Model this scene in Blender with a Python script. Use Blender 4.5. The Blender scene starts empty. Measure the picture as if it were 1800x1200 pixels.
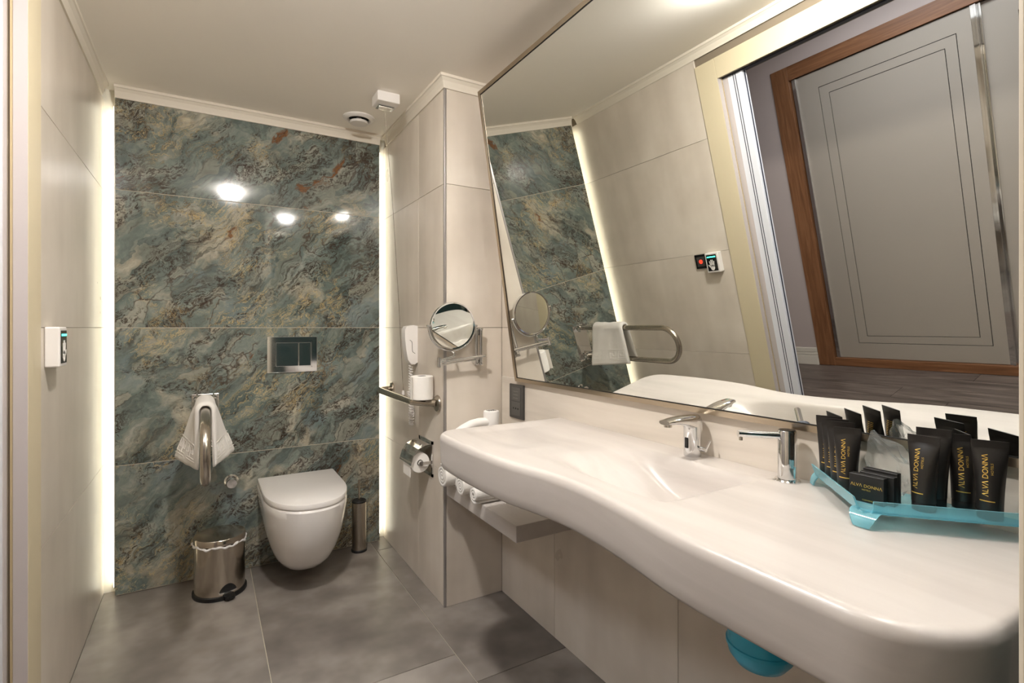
import bpy, bmesh, math, random
import numpy as np
from mathutils import Vector, Matrix

random.seed(7)
S = bpy.context.scene
COL = S.collection
PI = math.pi

# ------------------------------------------------------------------ camera, world, exposure
cam_d = bpy.data.cameras.new('camera')
cam = bpy.data.objects.new('camera', cam_d)
COL.objects.link(cam)
cam_d.sensor_width = 36.0
cam_d.lens = 912.5 / 1800 * 36.0
cam_d.shift_y = -24.3 / 1800
cam_d.clip_start = 0.02
cam.location = (0, 0, 1.18)
cam.rotation_euler = (PI / 2, 0, -math.radians(30.57))
S.camera = cam

W = bpy.data.worlds.new('world')
S.world = W
W.use_nodes = True
W.node_tree.nodes['Background'].inputs[0].default_value = (0.75, 0.82, 1.0, 1)
W.node_tree.nodes['Background'].inputs[1].default_value = 0.10

S.view_settings.view_transform = 'Standard'
S.view_settings.look = 'None'
S.view_settings.exposure = 2.25
S.view_settings.gamma = 1.0
S.view_settings.use_curve_mapping = False
S.cycles.use_denoising = True
S.cycles.max_bounces = 14
S.cycles.diffuse_bounces = 6
S.cycles.glossy_bounces = 8
S.cycles.transmission_bounces = 10
S.cycles.transparent_max_bounces = 12
S.cycles.sample_clamp_indirect = 6.0
S.cycles.blur_glossy = 0.3

DOWNLIGHTS = [(0.17, 1.15), (0.66, 0.34)]       # positions of the two opal ceiling lamps
DOWN_EMIT = 172.0
LED_EMIT = 1.0
CORR_EMIT = 3.4

# ------------------------------------------------------------------ room measures (metres)
XL = -0.388      # left wall
XC = 0.867       # pier side face
XM = 1.145       # mirror wall
YN = 2.028       # pier front face
YB = 2.847       # marble face
YR = 2.905       # bottom of the lit recess beside the marble
ZC = 2.24        # ceiling
YF = -0.90       # wall behind the camera
ROWS = [0.0, 0.573, 1.18, 1.788, 2.19]
XPAN = 1.130     # splash panel face
ZT = 0.847       # counter top

# ------------------------------------------------------------------ helpers
def lin(c):
    c = c / 255.0
    return c / 12.92 if c <= 0.04045 else ((c + 0.055) / 1.055) ** 2.4

def rgb(r, g, b):
    return (lin(r), lin(g), lin(b), 1.0)

def obj(name, bm, mat, parent=None, smooth=False, bevel=0, seg=2, angle=35):
    """links a bmesh as ONE mesh object; vertex data are world coordinates, moved under the parent's origin"""
    if bevel:
        es = [e for e in bm.edges if len(e.link_faces) == 2 and e.calc_face_angle(0) > math.radians(angle)]
        bmesh.ops.bevel(bm, geom=es, offset=bevel, segments=seg, affect='EDGES', profile=0.5, clamp_overlap=True)
    me = bpy.data.meshes.new(name)
    if parent is not None:
        p = parent
        off = Vector((0, 0, 0))
        while p is not None:
            off += p.location
            p = p.parent
        bmesh.ops.translate(bm, verts=bm.verts, vec=-off)
    bmesh.ops.recalc_face_normals(bm, faces=bm.faces)
    bm.to_mesh(me)
    bm.free()
    if isinstance(mat, (list, tuple)):
        for m in mat: me.materials.append(m)
    else:
        me.materials.append(mat)
    if smooth:
        me.shade_smooth()
        if smooth != 'all':
            try: me.set_sharp_from_angle(angle=math.radians(40))
            except Exception: pass
    o = bpy.data.objects.new(name, me)
    COL.objects.link(o)
    if parent is not None: o.parent = parent
    return o

def tag(o, label, cat=None, group=None, kind=None):
    o['label'] = label
    if cat: o['category'] = cat
    if group: o['group'] = group
    if kind: o['kind'] = kind
    return o

def thing(name, label, cat, loc, group=None, rz=0.0):
    o = bpy.data.objects.new(name, None)
    COL.objects.link(o)
    o.empty_display_size = 0.05
    o.location = loc
    o.rotation_euler = (0, 0, rz)
    return tag(o, label, cat, group)

def NB(): return bmesh.new()

def box(bm, x0, x1, y0, y1, z0, z1):
    M = Matrix.Translation(((x0 + x1) / 2, (y0 + y1) / 2, (z0 + z1) / 2)) @ Matrix.Diagonal((abs(x1 - x0), abs(y1 - y0), abs(z1 - z0), 1))
    return bmesh.ops.create_cube(bm, size=1, matrix=M)['verts']

def frame_of(d):
    d = d.normalized()
    a = Vector((0, 0, 1)) if abs(d.z) < 0.9 else Vector((1, 0, 0))
    u = d.cross(a).normalized()
    return u, d.cross(u).normalized()

def cyl(bm, p0, p1, r0, r1=None, n=24, caps=True):
    p0, p1 = Vector(p0), Vector(p1)
    r1 = r0 if r1 is None else r1
    u, v = frame_of(p1 - p0)
    A = [bm.verts.new(p0 + (u * math.cos(2 * PI * i / n) + v * math.sin(2 * PI * i / n)) * r0) for i in range(n)]
    B = [bm.verts.new(p1 + (u * math.cos(2 * PI * i / n) + v * math.sin(2 * PI * i / n)) * r1) for i in range(n)]
    for i in range(n):
        bm.faces.new((A[i], A[(i + 1) % n], B[(i + 1) % n], B[i]))
    if caps:
        bm.faces.new(A[::-1]); bm.faces.new(B)

def tube(bm, pts, r, n=14, closed=False, caps=True, radii=None):
    pts = [Vector(p) for p in pts]
    m = len(pts)
    rings = []
    pu = None
    for i in range(m):
        if closed:
            d = pts[(i + 1) % m] - pts[i - 1]
        else:
            d = pts[min(i + 1, m - 1)] - pts[max(i - 1, 0)]
        d.normalize()
        if pu is None:
            u, v = frame_of(d)
        else:
            u = (pu - d * pu.dot(d))
            if u.length < 1e-6: u, v = frame_of(d)
            u.normalize(); v = d.cross(u)
        pu = u
        rr = radii[i] if radii else r
        rings.append([bm.verts.new(pts[i] + (u * math.cos(2 * PI * k / n) + v * math.sin(2 * PI * k / n)) * rr) for k in range(n)])
    for i in range(m if closed else m - 1):
        A, B = rings[i], rings[(i + 1) % m]
        for k in range(n):
            bm.faces.new((A[k], A[(k + 1) % n], B[(k + 1) % n], B[k]))
    if not closed and caps:
        bm.faces.new(rings[0][::-1]); bm.faces.new(rings[-1])

def lathe(bm, prof, c, axis=(0, 0, 1), n=40):
    """prof: list of (radius, height along the axis)"""
    c, ax = Vector(c), Vector(axis).normalized()
    u, v = frame_of(ax)
    rings = []
    for r, h in prof:
        if r < 1e-6:
            rings.append([bm.verts.new(c + ax * h)])
        else:
            rings.append([bm.verts.new(c + ax * h + (u * math.cos(2 * PI * k / n) + v * math.sin(2 * PI * k / n)) * r) for k in range(n)])
    for A, B in zip(rings, rings[1:]):
        for k in range(n):
            a = [A[k % len(A)], A[(k + 1) % len(A)], B[(k + 1) % len(B)], B[k % len(B)]]
            f = []
            for x in a:
                if x not in f: f.append(x)
            if len(f) >= 3:
                try: bm.faces.new(f)
                except ValueError: pass

def loft(bm, rings, cap0=True, cap1=True, closed=True):
    R = [[bm.verts.new(Vector(p)) for p in ring] for ring in rings]
    n = len(R[0])
    for A, B in zip(R, R[1:]):
        for k in range(n if closed else n - 1):
            bm.faces.new((A[k], A[(k + 1) % n], B[(k + 1) % n], B[k]))
    if cap0: bm.faces.new(R[0][::-1])
    if cap1: bm.faces.new(R[-1])
    return R

def prism(bm, poly, d0, d1):
    """poly: list of 3D points (planar), d0/d1: offset vectors"""
    loft(bm, [[Vector(p) + Vector(d0) for p in poly], [Vector(p) + Vector(d1) for p in poly]])

def arc(c, r, a0, a1, n, ax1, ax2):
    c, ax1, ax2 = Vector(c), Vector(ax1), Vector(ax2)
    return [c + ax1 * (r * math.cos(a0 + (a1 - a0) * i / n)) + ax2 * (r * math.sin(a0 + (a1 - a0) * i / n)) for i in range(n + 1)]

def fillet(pts, r, n=8):
    """rounds the inner corners of a polyline"""
    pts = [Vector(p) for p in pts]
    out = [pts[0]]
    for a, b, c in zip(pts, pts[1:], pts[2:]):
        d1, d2 = (a - b).normalized(), (c - b).normalized()
        ang = d1.angle(d2)
        t = min(r / math.tan(ang / 2), (a - b).length * 0.49, (c - b).length * 0.49)
        p0, p2 = b + d1 * t, b + d2 * t
        for i in range(n + 1):
            s = i / n
            out.append(p0 * (1 - s) ** 2 + b * 2 * s * (1 - s) + p2 * s * s)
    out.append(pts[-1])
    return out

# ------------------------------------------------------------------ materials
def mat(name, color=(0.8, 0.8, 0.8, 1), rough=0.5, metal=0.0, **kw):
    m = bpy.data.materials.new(name)
    m.use_nodes = True
    b = m.node_tree.nodes['Principled BSDF']
    b.inputs['Base Color'].default_value = color
    b.inputs['Roughness'].default_value = rough
    b.inputs['Metallic'].default_value = metal
    for k, v in kw.items():
        b.inputs[k].default_value = v
    return m

class G:
    """small wrapper for building node graphs"""
    def __init__(s, m):
        s.m = m; s.t = m.node_tree; s.b = s.t.nodes['Principled BSDF']
    def n(s, kind, **kw):
        x = s.t.nodes.new(kind)
        for k, v in kw.items():
            if k.startswith('i_'):
                key = k[2:]
                key = int(key) if key.isdigit() else key
                s.put(x.inputs[key], v)
            else: setattr(x, k, v)
        return x
    def put(s, sock, v):
        if isinstance(v, bpy.types.NodeSocket): s.t.links.new(v, sock)
        else: sock.default_value = v
    def math(s, op, a, b=0.0, c=None, clamp=False):
        x = s.n('ShaderNodeMath', operation=op, use_clamp=clamp)
        s.put(x.inputs[0], a); s.put(x.inputs[1], b)
        if c is not None: s.put(x.inputs[2], c)
        return x.outputs[0]
    def vmath(s, op, a, b):
        x = s.n('ShaderNodeVectorMath', operation=op)
        s.put(x.inputs[0], a); s.put(x.inputs[1], b)
        return x.outputs[0]
    def noise(s, vec, scale, detail=4, rough=0.5, dist=0.0):
        x = s.n('ShaderNodeTexNoise')
        s.put(x.inputs['Vector'], vec)
        x.inputs['Scale'].default_value = scale; x.inputs['Detail'].default_value = detail
        x.inputs['Roughness'].default_value = rough; x.inputs['Distortion'].default_value = dist
        return x
    def ramp(s, fac, stops, interp='LINEAR'):
        x = s.n('ShaderNodeValToRGB')
        cr = x.color_ramp; cr.interpolation = interp
        while len(cr.elements) < len(stops): cr.elements.new(0.5)
        for e, (p, c) in zip(cr.elements, stops):
            e.position = p; e.color = c if len(c) == 4 else (*c, 1)
        s.put(x.inputs[0], fac)
        return x.outputs[0]
    def step(s, v, lo, hi):
        x = s.n('ShaderNodeMapRange', interpolation_type='SMOOTHSTEP')
        s.put(x.inputs[0], v); x.inputs[1].default_value = lo; x.inputs[2].default_value = hi
        return x.outputs[0]
    def mix(s, fac, a, b, mode='MIX'):
        x = s.n('ShaderNodeMix', data_type='RGBA', blend_type=mode)
        s.put(x.inputs[0], fac); s.put(x.inputs[6], a); s.put(x.inputs[7], b)
        return x.outputs[2]
    def coord(s):
        """object coordinates moved by a random offset for each object, so that no two pieces look alike"""
        tc = s.n('ShaderNodeTexCoord'); oi = s.n('ShaderNodeObjectInfo')
        r = s.math('MULTIPLY', oi.outputs['Random'], 8.0)
        cx = s.n('ShaderNodeCombineXYZ'); s.put(cx.inputs[0], r); s.put(cx.inputs[1], s.math('MULTIPLY', r, 1.7)); s.put(cx.inputs[2], s.math('MULTIPLY', r, 0.6))
        return s.vmath('ADD', tc.outputs['Object'], cx.outputs[0])
    def mapping(s, vec, rot=(0, 0, 0), scale=(1, 1, 1)):
        x = s.n('ShaderNodeMapping'); s.put(x.inputs[0], vec)
        x.inputs['Rotation'].default_value = rot; x.inputs['Scale'].default_value = scale
        return x.outputs[0]
    def bump(s, h, strength, dist=0.002):
        x = s.n('ShaderNodeBump'); x.inputs['Strength'].default_value = strength; x.inputs['Distance'].default_value = dist
        s.put(x.inputs['Height'], h); s.put(s.b.inputs['Normal'], x.outputs[0])

def concrete(name, c0, c1, c2, r0, r1, spec=0.5):
    m = mat(name, c1, r0)
    g = G(m); p = g.coord()
    a = g.noise(p, 1.9, 4, 0.58, 0.0).outputs[0]
    b = g.noise(g.mapping(p, scale=(6, 6, 1.3)), 1.5, 2, 0.5).outputs[0]
    k = g.math('ADD', g.math('MULTIPLY', a, 0.7), g.math('MULTIPLY', b, 0.3))
    col = g.ramp(k, [(0.33, c0), (0.5, c1), (0.66, c2)])
    g.put(g.b.inputs['Base Color'], col)
    g.put(g.b.inputs['Roughness'], g.math('ADD', g.math('MULTIPLY', a, r1 - r0), r0))
    g.b.inputs['Specular IOR Level'].default_value = spec
    return m

M_WALL = concrete('warm_grey_wall_tile', rgb(190, 180, 167), rgb(206, 196, 183), rgb(219, 210, 198), 0.22, 0.38)
M_FLOOR = concrete('grey_floor_tile', rgb(94, 88, 83), rgb(121, 114, 108), rgb(154, 147, 140), 0.24, 0.44)
M_GROUT = mat('pale_grout', rgb(190, 180, 162), 0.9)
M_GROUTW = mat('wall_joint', rgb(128, 116, 100), 0.9)
M_PAINT = mat('cream_paint', rgb(222, 212, 194), 0.75)
M_CEIL = mat('ceiling_paint', rgb(244, 239, 231), 0.8)
M_CORN = mat('cornice_paint', rgb(220, 212, 198), 0.6)
M_RECESS = mat('recess_paint', rgb(240, 236, 222), 0.6)
M_CASING = mat('beige_lacquer', rgb(202, 190, 162), 0.45)
M_LEAF = mat('pale_lacquered_door', rgb(214, 216, 224), 0.4)
M_REVEAL = mat('grey_reveal', rgb(186, 178, 176), 0.5)
M_SEAL = mat('gold_brush_seal', rgb(178, 160, 126), 0.6)
M_DSEAL = mat('dark_rubber_seal', rgb(40, 44, 60), 0.6)
M_CHROME = mat('polished_chrome', rgb(226, 226, 226), 0.06, 1.0)
M_STEEL = mat('brushed_steel', rgb(186, 178, 166), 0.26, 1.0)
M_BIN = mat('bright_steel', rgb(200, 192, 180), 0.16, 1.0)
M_FRAME = mat('champagne_steel', rgb(178, 164, 144), 0.28, 1.0)
M_MIRROR = mat('mirror_glass', rgb(236, 238, 234), 0.0, 1.0)
M_WHITE = mat('white_ceramic', rgb(232, 228, 224), 0.10, **{'Coat Weight': 0.3})
M_PLASTIC = mat('white_plastic', rgb(228, 224, 220), 0.35)
M_LAMP = mat('lamp_plastic', rgb(225, 220, 212), 0.4)
M_BLACK = mat('black_rubber', rgb(18, 18, 18), 0.5)
M_DARKG = mat('dark_grey_plastic', rgb(62, 60, 58), 0.4)
M_VOID = mat('dark_slot', rgb(12, 12, 12), 0.8)
M_TUBE = mat('black_satin_tube', rgb(30, 27, 25), 0.34)
M_BOX = mat('black_carton', rgb(20, 19, 18), 0.42)
M_GOLD = mat('gold_print', rgb(222, 186, 92), 0.35, 0.6)
M_PAPER = mat('tissue_paper', rgb(236, 232, 226), 0.95)
M_CYAN = mat('turquoise_plastic', rgb(58, 172, 206), 0.25)
M_CORE = mat('cardboard_core', rgb(60, 54, 48), 0.9)
M_RED = mat('red_light', rgb(200, 40, 30), 0.4, **{'Emission Color': rgb(255, 50, 30), 'Emission Strength': 0.6})
M_GREEN = mat('green_light', rgb(60, 220, 180), 0.4, **{'Emission Color': rgb(60, 240, 190), 'Emission Strength': 1.4})
M_CORRWALL = mat('corridor_wall_paint', rgb(186, 172, 166), 0.8)
M_WARDROBE = mat('wardrobe_grey_lacquer', rgb(162, 152, 140), 0.30)
M_LED = mat('warm_led', (1, 1, 1, 1), 0.5, **{'Emission Color': (1.0, 0.98, 0.82, 1), 'Emission Strength': LED_EMIT})
M_DOWN = mat('downlight_lens', (1, 1, 1, 1), 0.5, **{'Emission Color': (1.0, 0.955, 0.905, 1), 'Emission Strength': DOWN_EMIT})
M_DOWN2 = mat('opal_dome_dim', (1, 1, 1, 1), 0.5, **{'Emission Color': (1.0, 0.955, 0.905, 1), 'Emission Strength': DOWN_EMIT * 0.24})
M_CORRL = mat('corridor_fill_glow', (1, 1, 1, 1), 0.5, **{'Emission Color': (0.86, 0.91, 1.0, 1), 'Emission Strength': CORR_EMIT})  # glow of the panel added to brighten the corridor

# towel cloth
M_TOWEL = mat('white_terry', rgb(232, 228, 222), 0.95, **{'Sheen Weight': 0.3})
g = G(M_TOWEL); tc = g.n('ShaderNodeTexCoord')
g.bump(g.noise(tc.outputs['Object'], 420, 3, 0.6).outputs[0], 0.6, 0.004)

# counter: cast solid surface with faint drawn-out clouds
M_COUNTER = mat('ivory_solid_surface', rgb(226, 219, 207), 0.30, **{'Coat Weight': 0.06, 'Coat Roughness': 0.15})
g = G(M_COUNTER); tc = g.n('ShaderNodeTexCoord')
w = g.noise(g.mapping(tc.outputs['Object'], rot=(0, 0, 0.35), scale=(9, 1.1, 9)), 1.4, 5, 0.55, 0.4).outputs[0]
g.put(g.b.inputs['Base Color'], g.ramp(w, [(0.3, rgb(178, 171, 165)), (0.52, rgb(189, 182, 176)), (0.75, rgb(197, 191, 185))]))

M_PANEL = mat('ivory_splash_panel', rgb(218, 208, 193), 0.28)
g = G(M_PANEL); tc = g.n('ShaderNodeTexCoord')
w = g.noise(g.mapping(tc.outputs['Object'], rot=(0.12, 0, 0), scale=(9, 1.0, 12)), 1.6, 5, 0.55, 0.4).outputs[0]
g.put(g.b.inputs['Base Color'], g.ramp(w, [(0.3, rgb(194, 185, 173)), (0.52, rgb(206, 197, 185)), (0.75, rgb(213, 205, 194))]))

# wood
def wood(name, c0, c1, c2, rot, scale, rough):
    m = mat(name, c1, rough)
    g = G(m); p = g.coord()
    v = g.mapping(p, rot=rot, scale=scale)
    a = g.noise(v, 3.0, 6, 0.62, 0.9).outputs[0]
    g.put(g.b.inputs['Base Color'], g.ramp(a, [(0.3, c0), (0.5, c1), (0.7, c2)]))
    g.bump(a, 0.15, 0.002)
    return m
M_WOODV = wood('brown_veneer_upright', rgb(104, 68, 42), rgb(128, 86, 56), rgb(148, 104, 70), (0, 0, 0), (14, 14, 0.9), 0.4)
M_WOODH = wood('brown_veneer_rail', rgb(104, 68, 42), rgb(128, 86, 56), rgb(148, 104, 70), (0, 0, 0), (14, 0.9, 14), 0.4)
M_PLANK = wood('dark_oak_plank', rgb(66, 56, 50), rgb(96, 84, 76), rgb(124, 110, 100), (0, 0, 0), (11, 0.9, 5), 0.45)

# green-blue exotic marble slabs
def marble():
    m = mat('teal_marble', rgb(110, 125, 118), 0.07, **{'Coat Weight': 0.25, 'Coat Roughness': 0.03})
    g = G(m); p = g.coord()
    diag = g.mapping(g.mapping(p, rot=(0, math.radians(42), 0)), scale=(0.85, 1.0, 2.3))
    wv = g.noise(p, 3.0, 4, 0.6).outputs[1]
    wv2 = g.noise(p, 11, 4, 0.6).outputs[1]
    def warp(v, amt, amt2):
        a = g.n('ShaderNodeVectorMath', operation='SCALE'); g.put(a.inputs[0], g.vmath('SUBTRACT', wv, (0.5, 0.5, 0.5))); a.inputs['Scale'].default_value = amt
        b = g.n('ShaderNodeVectorMath', operation='SCALE'); g.put(b.inputs[0], g.vmath('SUBTRACT', wv2, (0.5, 0.5, 0.5))); b.inputs['Scale'].default_value = amt2
        return g.vmath('ADD', v, g.vmath('ADD', a.outputs[0], b.outputs[0]))
    q = warp(diag, 0.50, 0.085)
    q2 = warp(p, 0.42, 0.075)
    # cloudy ground
    n1 = g.noise(q, 4.6, 9, 0.68, 0.2).outputs[0]
    col = g.ramp(n1, [(0.30, rgb(66, 74, 70)), (0.42, rgb(92, 103, 98)), (0.50, rgb(112, 122, 116)), (0.58, rgb(138, 144, 136)), (0.70, rgb(178, 175, 162))])
    # beige and pinkish patches
    n2 = g.noise(q2, 3.6, 6, 0.6, 0.3).outputs[0]
    col = g.mix(g.math('MULTIPLY', g.step(n2, 0.51, 0.66), 0.85), col, g.ramp(n1, [(0.35, rgb(158, 144, 122)), (0.6, rgb(204, 194, 172))]))
    # broken plates with dark cracks between them
    vo = g.n('ShaderNodeTexVoronoi', feature='F1'); g.put(vo.inputs['Vector'], q); vo.inputs['Scale'].default_value = 7.0
    ve = g.n('ShaderNodeTexVoronoi', feature='DISTANCE_TO_EDGE'); g.put(ve.inputs['Vector'], q); ve.inputs['Scale'].default_value = 7.0
    sx_ = g.n('ShaderNodeSeparateColor'); g.put(sx_.inputs[0], vo.outputs['Color'])
    col = g.mix(0.34, col, g.ramp(sx_.outputs[0], [(0.0, rgb(68, 78, 75)), (0.3, rgb(94, 107, 103)), (0.6, rgb(118, 129, 122)), (0.85, rgb(160, 155, 139)), (1.0, rgb(178, 168, 148))]))
    cm = g.noise(g.vmath('ADD', p, (9.0, 1.0, 4.0)), 2.8, 3, 0.5).outputs[0]
    crack = g.math('MULTIPLY', g.math('SUBTRACT', 1.0, g.step(ve.outputs['Distance'], 0.004, 0.055)), g.step(cm, 0.52, 0.64))
    col = g.mix(g.math('MULTIPLY', crack, 0.8), col, rgb(70, 54, 42))
    # blue-grey plates
    n2b = g.noise(g.vmath('ADD', q2, (5.1, 2.2, 7.7)), 3.1, 4, 0.5, 0.5).outputs[0]
    col = g.mix(g.math('MULTIPLY', g.step(n2b, 0.58, 0.66), 0.6), col, rgb(118, 132, 134))
    # brushed diagonal dark streaks
    st = g.noise(g.mapping(q, scale=(2.2, 2, 8)), 3.0, 6, 0.7).outputs[0]
    sm = g.noise(g.vmath('ADD', q2, (3.0, 9.0, 1.0)), 2.6, 3, 0.5).outputs[0]
    col = g.mix(g.math('MULTIPLY', g.math('MULTIPLY', g.step(st, 0.50, 0.64), g.step(sm, 0.40, 0.58)), 0.8), col, rgb(72, 72, 64))
    # speckled dark brown regions
    sp = g.noise(q, 46, 5, 0.75).outputs[0]
    sr = g.noise(g.vmath('ADD', q, (11.0, 4.0, 2.0)), 3.6, 5, 0.6).outputs[0]
    col = g.mix(g.math('MULTIPLY', g.math('MULTIPLY', g.step(sp, 0.46, 0.58), g.step(sr, 0.475, 0.59)), 0.9), col, rgb(52, 40, 32))
    # fine net of dark veins
    def vein(src, w, mask, lo, hi, color, col, amt):
        v = g.math('ABSOLUTE', g.math('SUBTRACT', src, 0.5))
        k = g.math('SUBTRACT', 1.0, g.step(v, w * 0.25, w))
        k = g.math('MULTIPLY', g.math('MULTIPLY', k, g.step(mask, lo, hi)), amt)
        return g.mix(k, col, color)
    v1 = g.noise(q2, 8.5, 7, 0.66, 0.5).outputs[0]
    v2 = g.noise(g.vmath('ADD', q, (7.0, 1.0, 3.0)), 4.6, 8, 0.68, 0.5).outputs[0]
    v3 = g.noise(g.vmath('ADD', q, (2.0, 8.0, 5.0)), 6.0, 8, 0.70, 0.5).outputs[0]
    mk = g.noise(g.vmath('ADD', p, (1.0, 2.0, 6.0)), 3.0, 3, 0.5).outputs[0]
    mk2 = g.noise(g.vmath('ADD', p, (6.0, 3.0, 1.0)), 3.4, 3, 0.5).outputs[0]
    col = vein(v1, 0.013, mk, 0.50, 0.60, rgb(62, 50, 42), col, 0.85)
    col = vein(v3, 0.016, mk2, 0.53, 0.63, rgb(196, 170, 116), col, 0.65)
    col = vein(v2, 0.024, mk, 0.46, 0.57, rgb(54, 41, 32), col, 0.88)
    col = vein(v2, 0.007, mk2, 0.45, 0.6, rgb(206, 190, 150), col, 0.65)
    # rust
    ru = g.noise(g.vmath('ADD', q, (4.0, 4.0, 9.0)), 2.4, 5, 0.6).outputs[0]
    col = g.mix(g.math('MULTIPLY', g.step(ru, 0.65, 0.69), 0.85), col, g.ramp(sp, [(0.35, rgb(64, 36, 18)), (0.65, rgb(138, 88, 42))]))
    g.put(g.b.inputs['Base Color'], col)
    return m
M_MARBLE = marble()

# aqua acrylic
M_AQUA = mat('aqua_acrylic', rgb(170, 232, 244), 0.08, **{'IOR': 1.25})
M_AQUA.node_tree.nodes['Principled BSDF'].inputs['Transmission Weight'].default_value = 0.72
# crinkled clear wrap
M_WRAP = mat('clear_wrap', rgb(240, 242, 240), 0.05, **{'IOR': 1.25})
M_WRAP.node_tree.nodes['Principled BSDF'].inputs['Transmission Weight'].default_value = 0.85
M_WRAP.node_tree.nodes['Principled BSDF'].inputs['Alpha'].default_value = 0.45
# glossy black sensor face
M_GLASSBLK = mat('black_glass', rgb(14, 16, 18), 0.08)
M_DGLASS = mat('dark_teal_glass', rgb(34, 48, 48), 0.04)
M_POST = mat('beige_screen_post', rgb(206, 196, 178), 0.4)
M_LINER = mat('white_bin_liner', rgb(226, 224, 222), 0.4)

# ------------------------------------------------------------------ structure
def wall_tile(parent, axis, face, u0, u1, z0, z1, m=None, gap=0.0008, th=0.009, sgn=1, bev=0.0006):
    """one wall tile, a piece of its wall; axis 'x': the face is at x=face and u runs along y. sgn: side to which it faces"""
    u0, u1, z0, z1 = u0 + gap, u1 - gap, z0 + gap, z1 - gap
    bm = NB()
    if axis == 'x':
        c = Vector((face, (u0 + u1) / 2, (z0 + z1) / 2)); box(bm, face - sgn * th, face, u0, u1, z0, z1)
    else:
        c = Vector(((u0 + u1) / 2, face, (z0 + z1) / 2)); box(bm, u0, u1, face - sgn * th, face, z0, z1)
    bmesh.ops.translate(bm, verts=bm.verts, vec=-c)
    o = obj('tile', bm, m or M_WALL, None, bevel=bev, seg=1)
    o.parent = parent; o.location = c
    return o

def rows(z1max=2.19):
    return list(zip(ROWS, ROWS[1:]))

# floor
bm = NB(); box(bm, XL, XM + 0.1, YF, YR + 0.05, -0.06, -0.003)
floor = tag(obj('floor', bm, M_GROUT), 'grey concrete-look bathroom floor tiles with pale joints', 'floor', kind='structure')
def floor_tile(x0, x1, y0, y1, gap=0.0014):
    bm = NB(); c = Vector(((x0 + x1) / 2, (y0 + y1) / 2, -0.001))
    box(bm, x0 + gap, x1 - gap, y0 + gap, y1 - gap, -0.009, 0.0)
    bmesh.ops.translate(bm, verts=bm.verts, vec=-c)
    o = obj('tile', bm, M_FLOOR, None, bevel=0.0008, seg=1); o.parent = floor; o.location = c
for x0, x1, ys in ((XL, 0.190, (2.905, 1.66, 0.46, YF)), (0.190, 0.780, (2.905, 1.72, 0.52, YF)), (0.780, XM + 0.01, (2.905, 2.73, 1.55, 0.37, YF))):
    for ya, yb in zip(ys, ys[1:]):
        floor_tile(x0, x1, yb, ya)

# ceiling (also covers the corridor side of the walls)
bm = NB(); box(bm, XL - 0.13, XM + 0.12, YF - 0.1, YR + 0.1, ZC, ZC + 0.08)
tag(obj('ceiling', bm, M_CEIL), 'flat cream painted bathroom ceiling', 'ceiling', kind='structure')

# left wall with the door opening
DY0, DY1, DZ = 0.50, 1.735, 2.05     # clear opening
CA = 0.12                            # casing width
bm = NB()
for a in ((DY1, YR + 0.1, 0, ZC), (YF - 0.1, DY0, 0, ZC), (DY0, DY1, DZ, ZC)):
    box(bm, XL - 0.12, XL - 0.0085, *a)
wl = tag(obj('wall_left', bm, M_GROUTW), 'warm grey tiled left wall with the door opening', 'wall', kind='structure')
for z0, z1 in rows():
    wall_tile(wl, 'x', XL, DY1 + CA, YR + 0.02, z0, z1)
    wall_tile(wl, 'x', XL, YF, DY0 - CA, z0, z1)
# back wall: cream recess plane plus the marble slabs standing proud of it
bm = NB(); box(bm, XL - 0.1, XM + 0.2, YR, YR + 0.08, 0, ZC)
wb = tag(obj('wall_back', bm, M_RECESS), 'teal marble slab wall behind the toilet', 'wall', kind='structure')
bm = NB(); box(bm, -0.338, 0.826, YB + 0.0012, YR, 0.003, ZC - 0.002)
core = obj('slab_backing', bm, M_GROUT, wb)
MR = [0.004, 0.572, 1.18, 1.788, 2.190]
for z0, z1 in zip(MR, MR[1:]):
    wall_tile(wb, 'y', YB, -0.342, 0.831, z0, z1, M_MARBLE, gap=0.0013, th=0.0085, sgn=-1)
# pier on the right of the toilet
bm = NB(); box(bm, XC + 0.0085, XM + 0.11, YN + 0.0085, YR + 0.03, 0, ZC)
wp = tag(obj('wall_pier', bm, M_GROUTW), 'tiled pier between toilet and washbasin niche', 'wall', kind='structure')
for z0, z1 in rows():
    wall_tile(wp, 'x', XC, 2.334, YR, z0, z1, sgn=-1)
    wall_tile(wp, 'x', XC, YN + 0.008, 2.334, z0, z1, sgn=-1)
    wall_tile(wp, 'y', YN, XC + 0.008, XM, z0, z1, sgn=-1)
# mirror wall
bm = NB(); box(bm, XM + 0.0085, XM + 0.11, YF - 0.1, YN + 0.0085, 0, ZC)
wr = tag(obj('wall_right', bm, M_GROUTW), 'tiled wall behind washbasin and mirror', 'wall', kind='structure')
ye = (YN, 1.62, 1.02, 0.42, -0.18, YF)
for z0, z1 in rows():
    for ya, yb in zip(ye, ye[1:]):
        wall_tile(wr, 'x', XM, yb, ya, z0, z1, sgn=-1)
# wall behind the camera
bm = NB(); box(bm, XL - 0.1, XM + 0.11, YF - 0.1, YF - 0.0085, 0, ZC)
wf = tag(obj('wall_front', bm, M_GROUTW), 'tiled wall behind the camera', 'wall', kind='structure')
for z0, z1 in rows():
    for xa, xb in ((XL, 0.2), (0.2, 0.8), (0.8, XM)):
        wall_tile(wf, 'y', YF, xa, xb, z0, z1)
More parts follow.
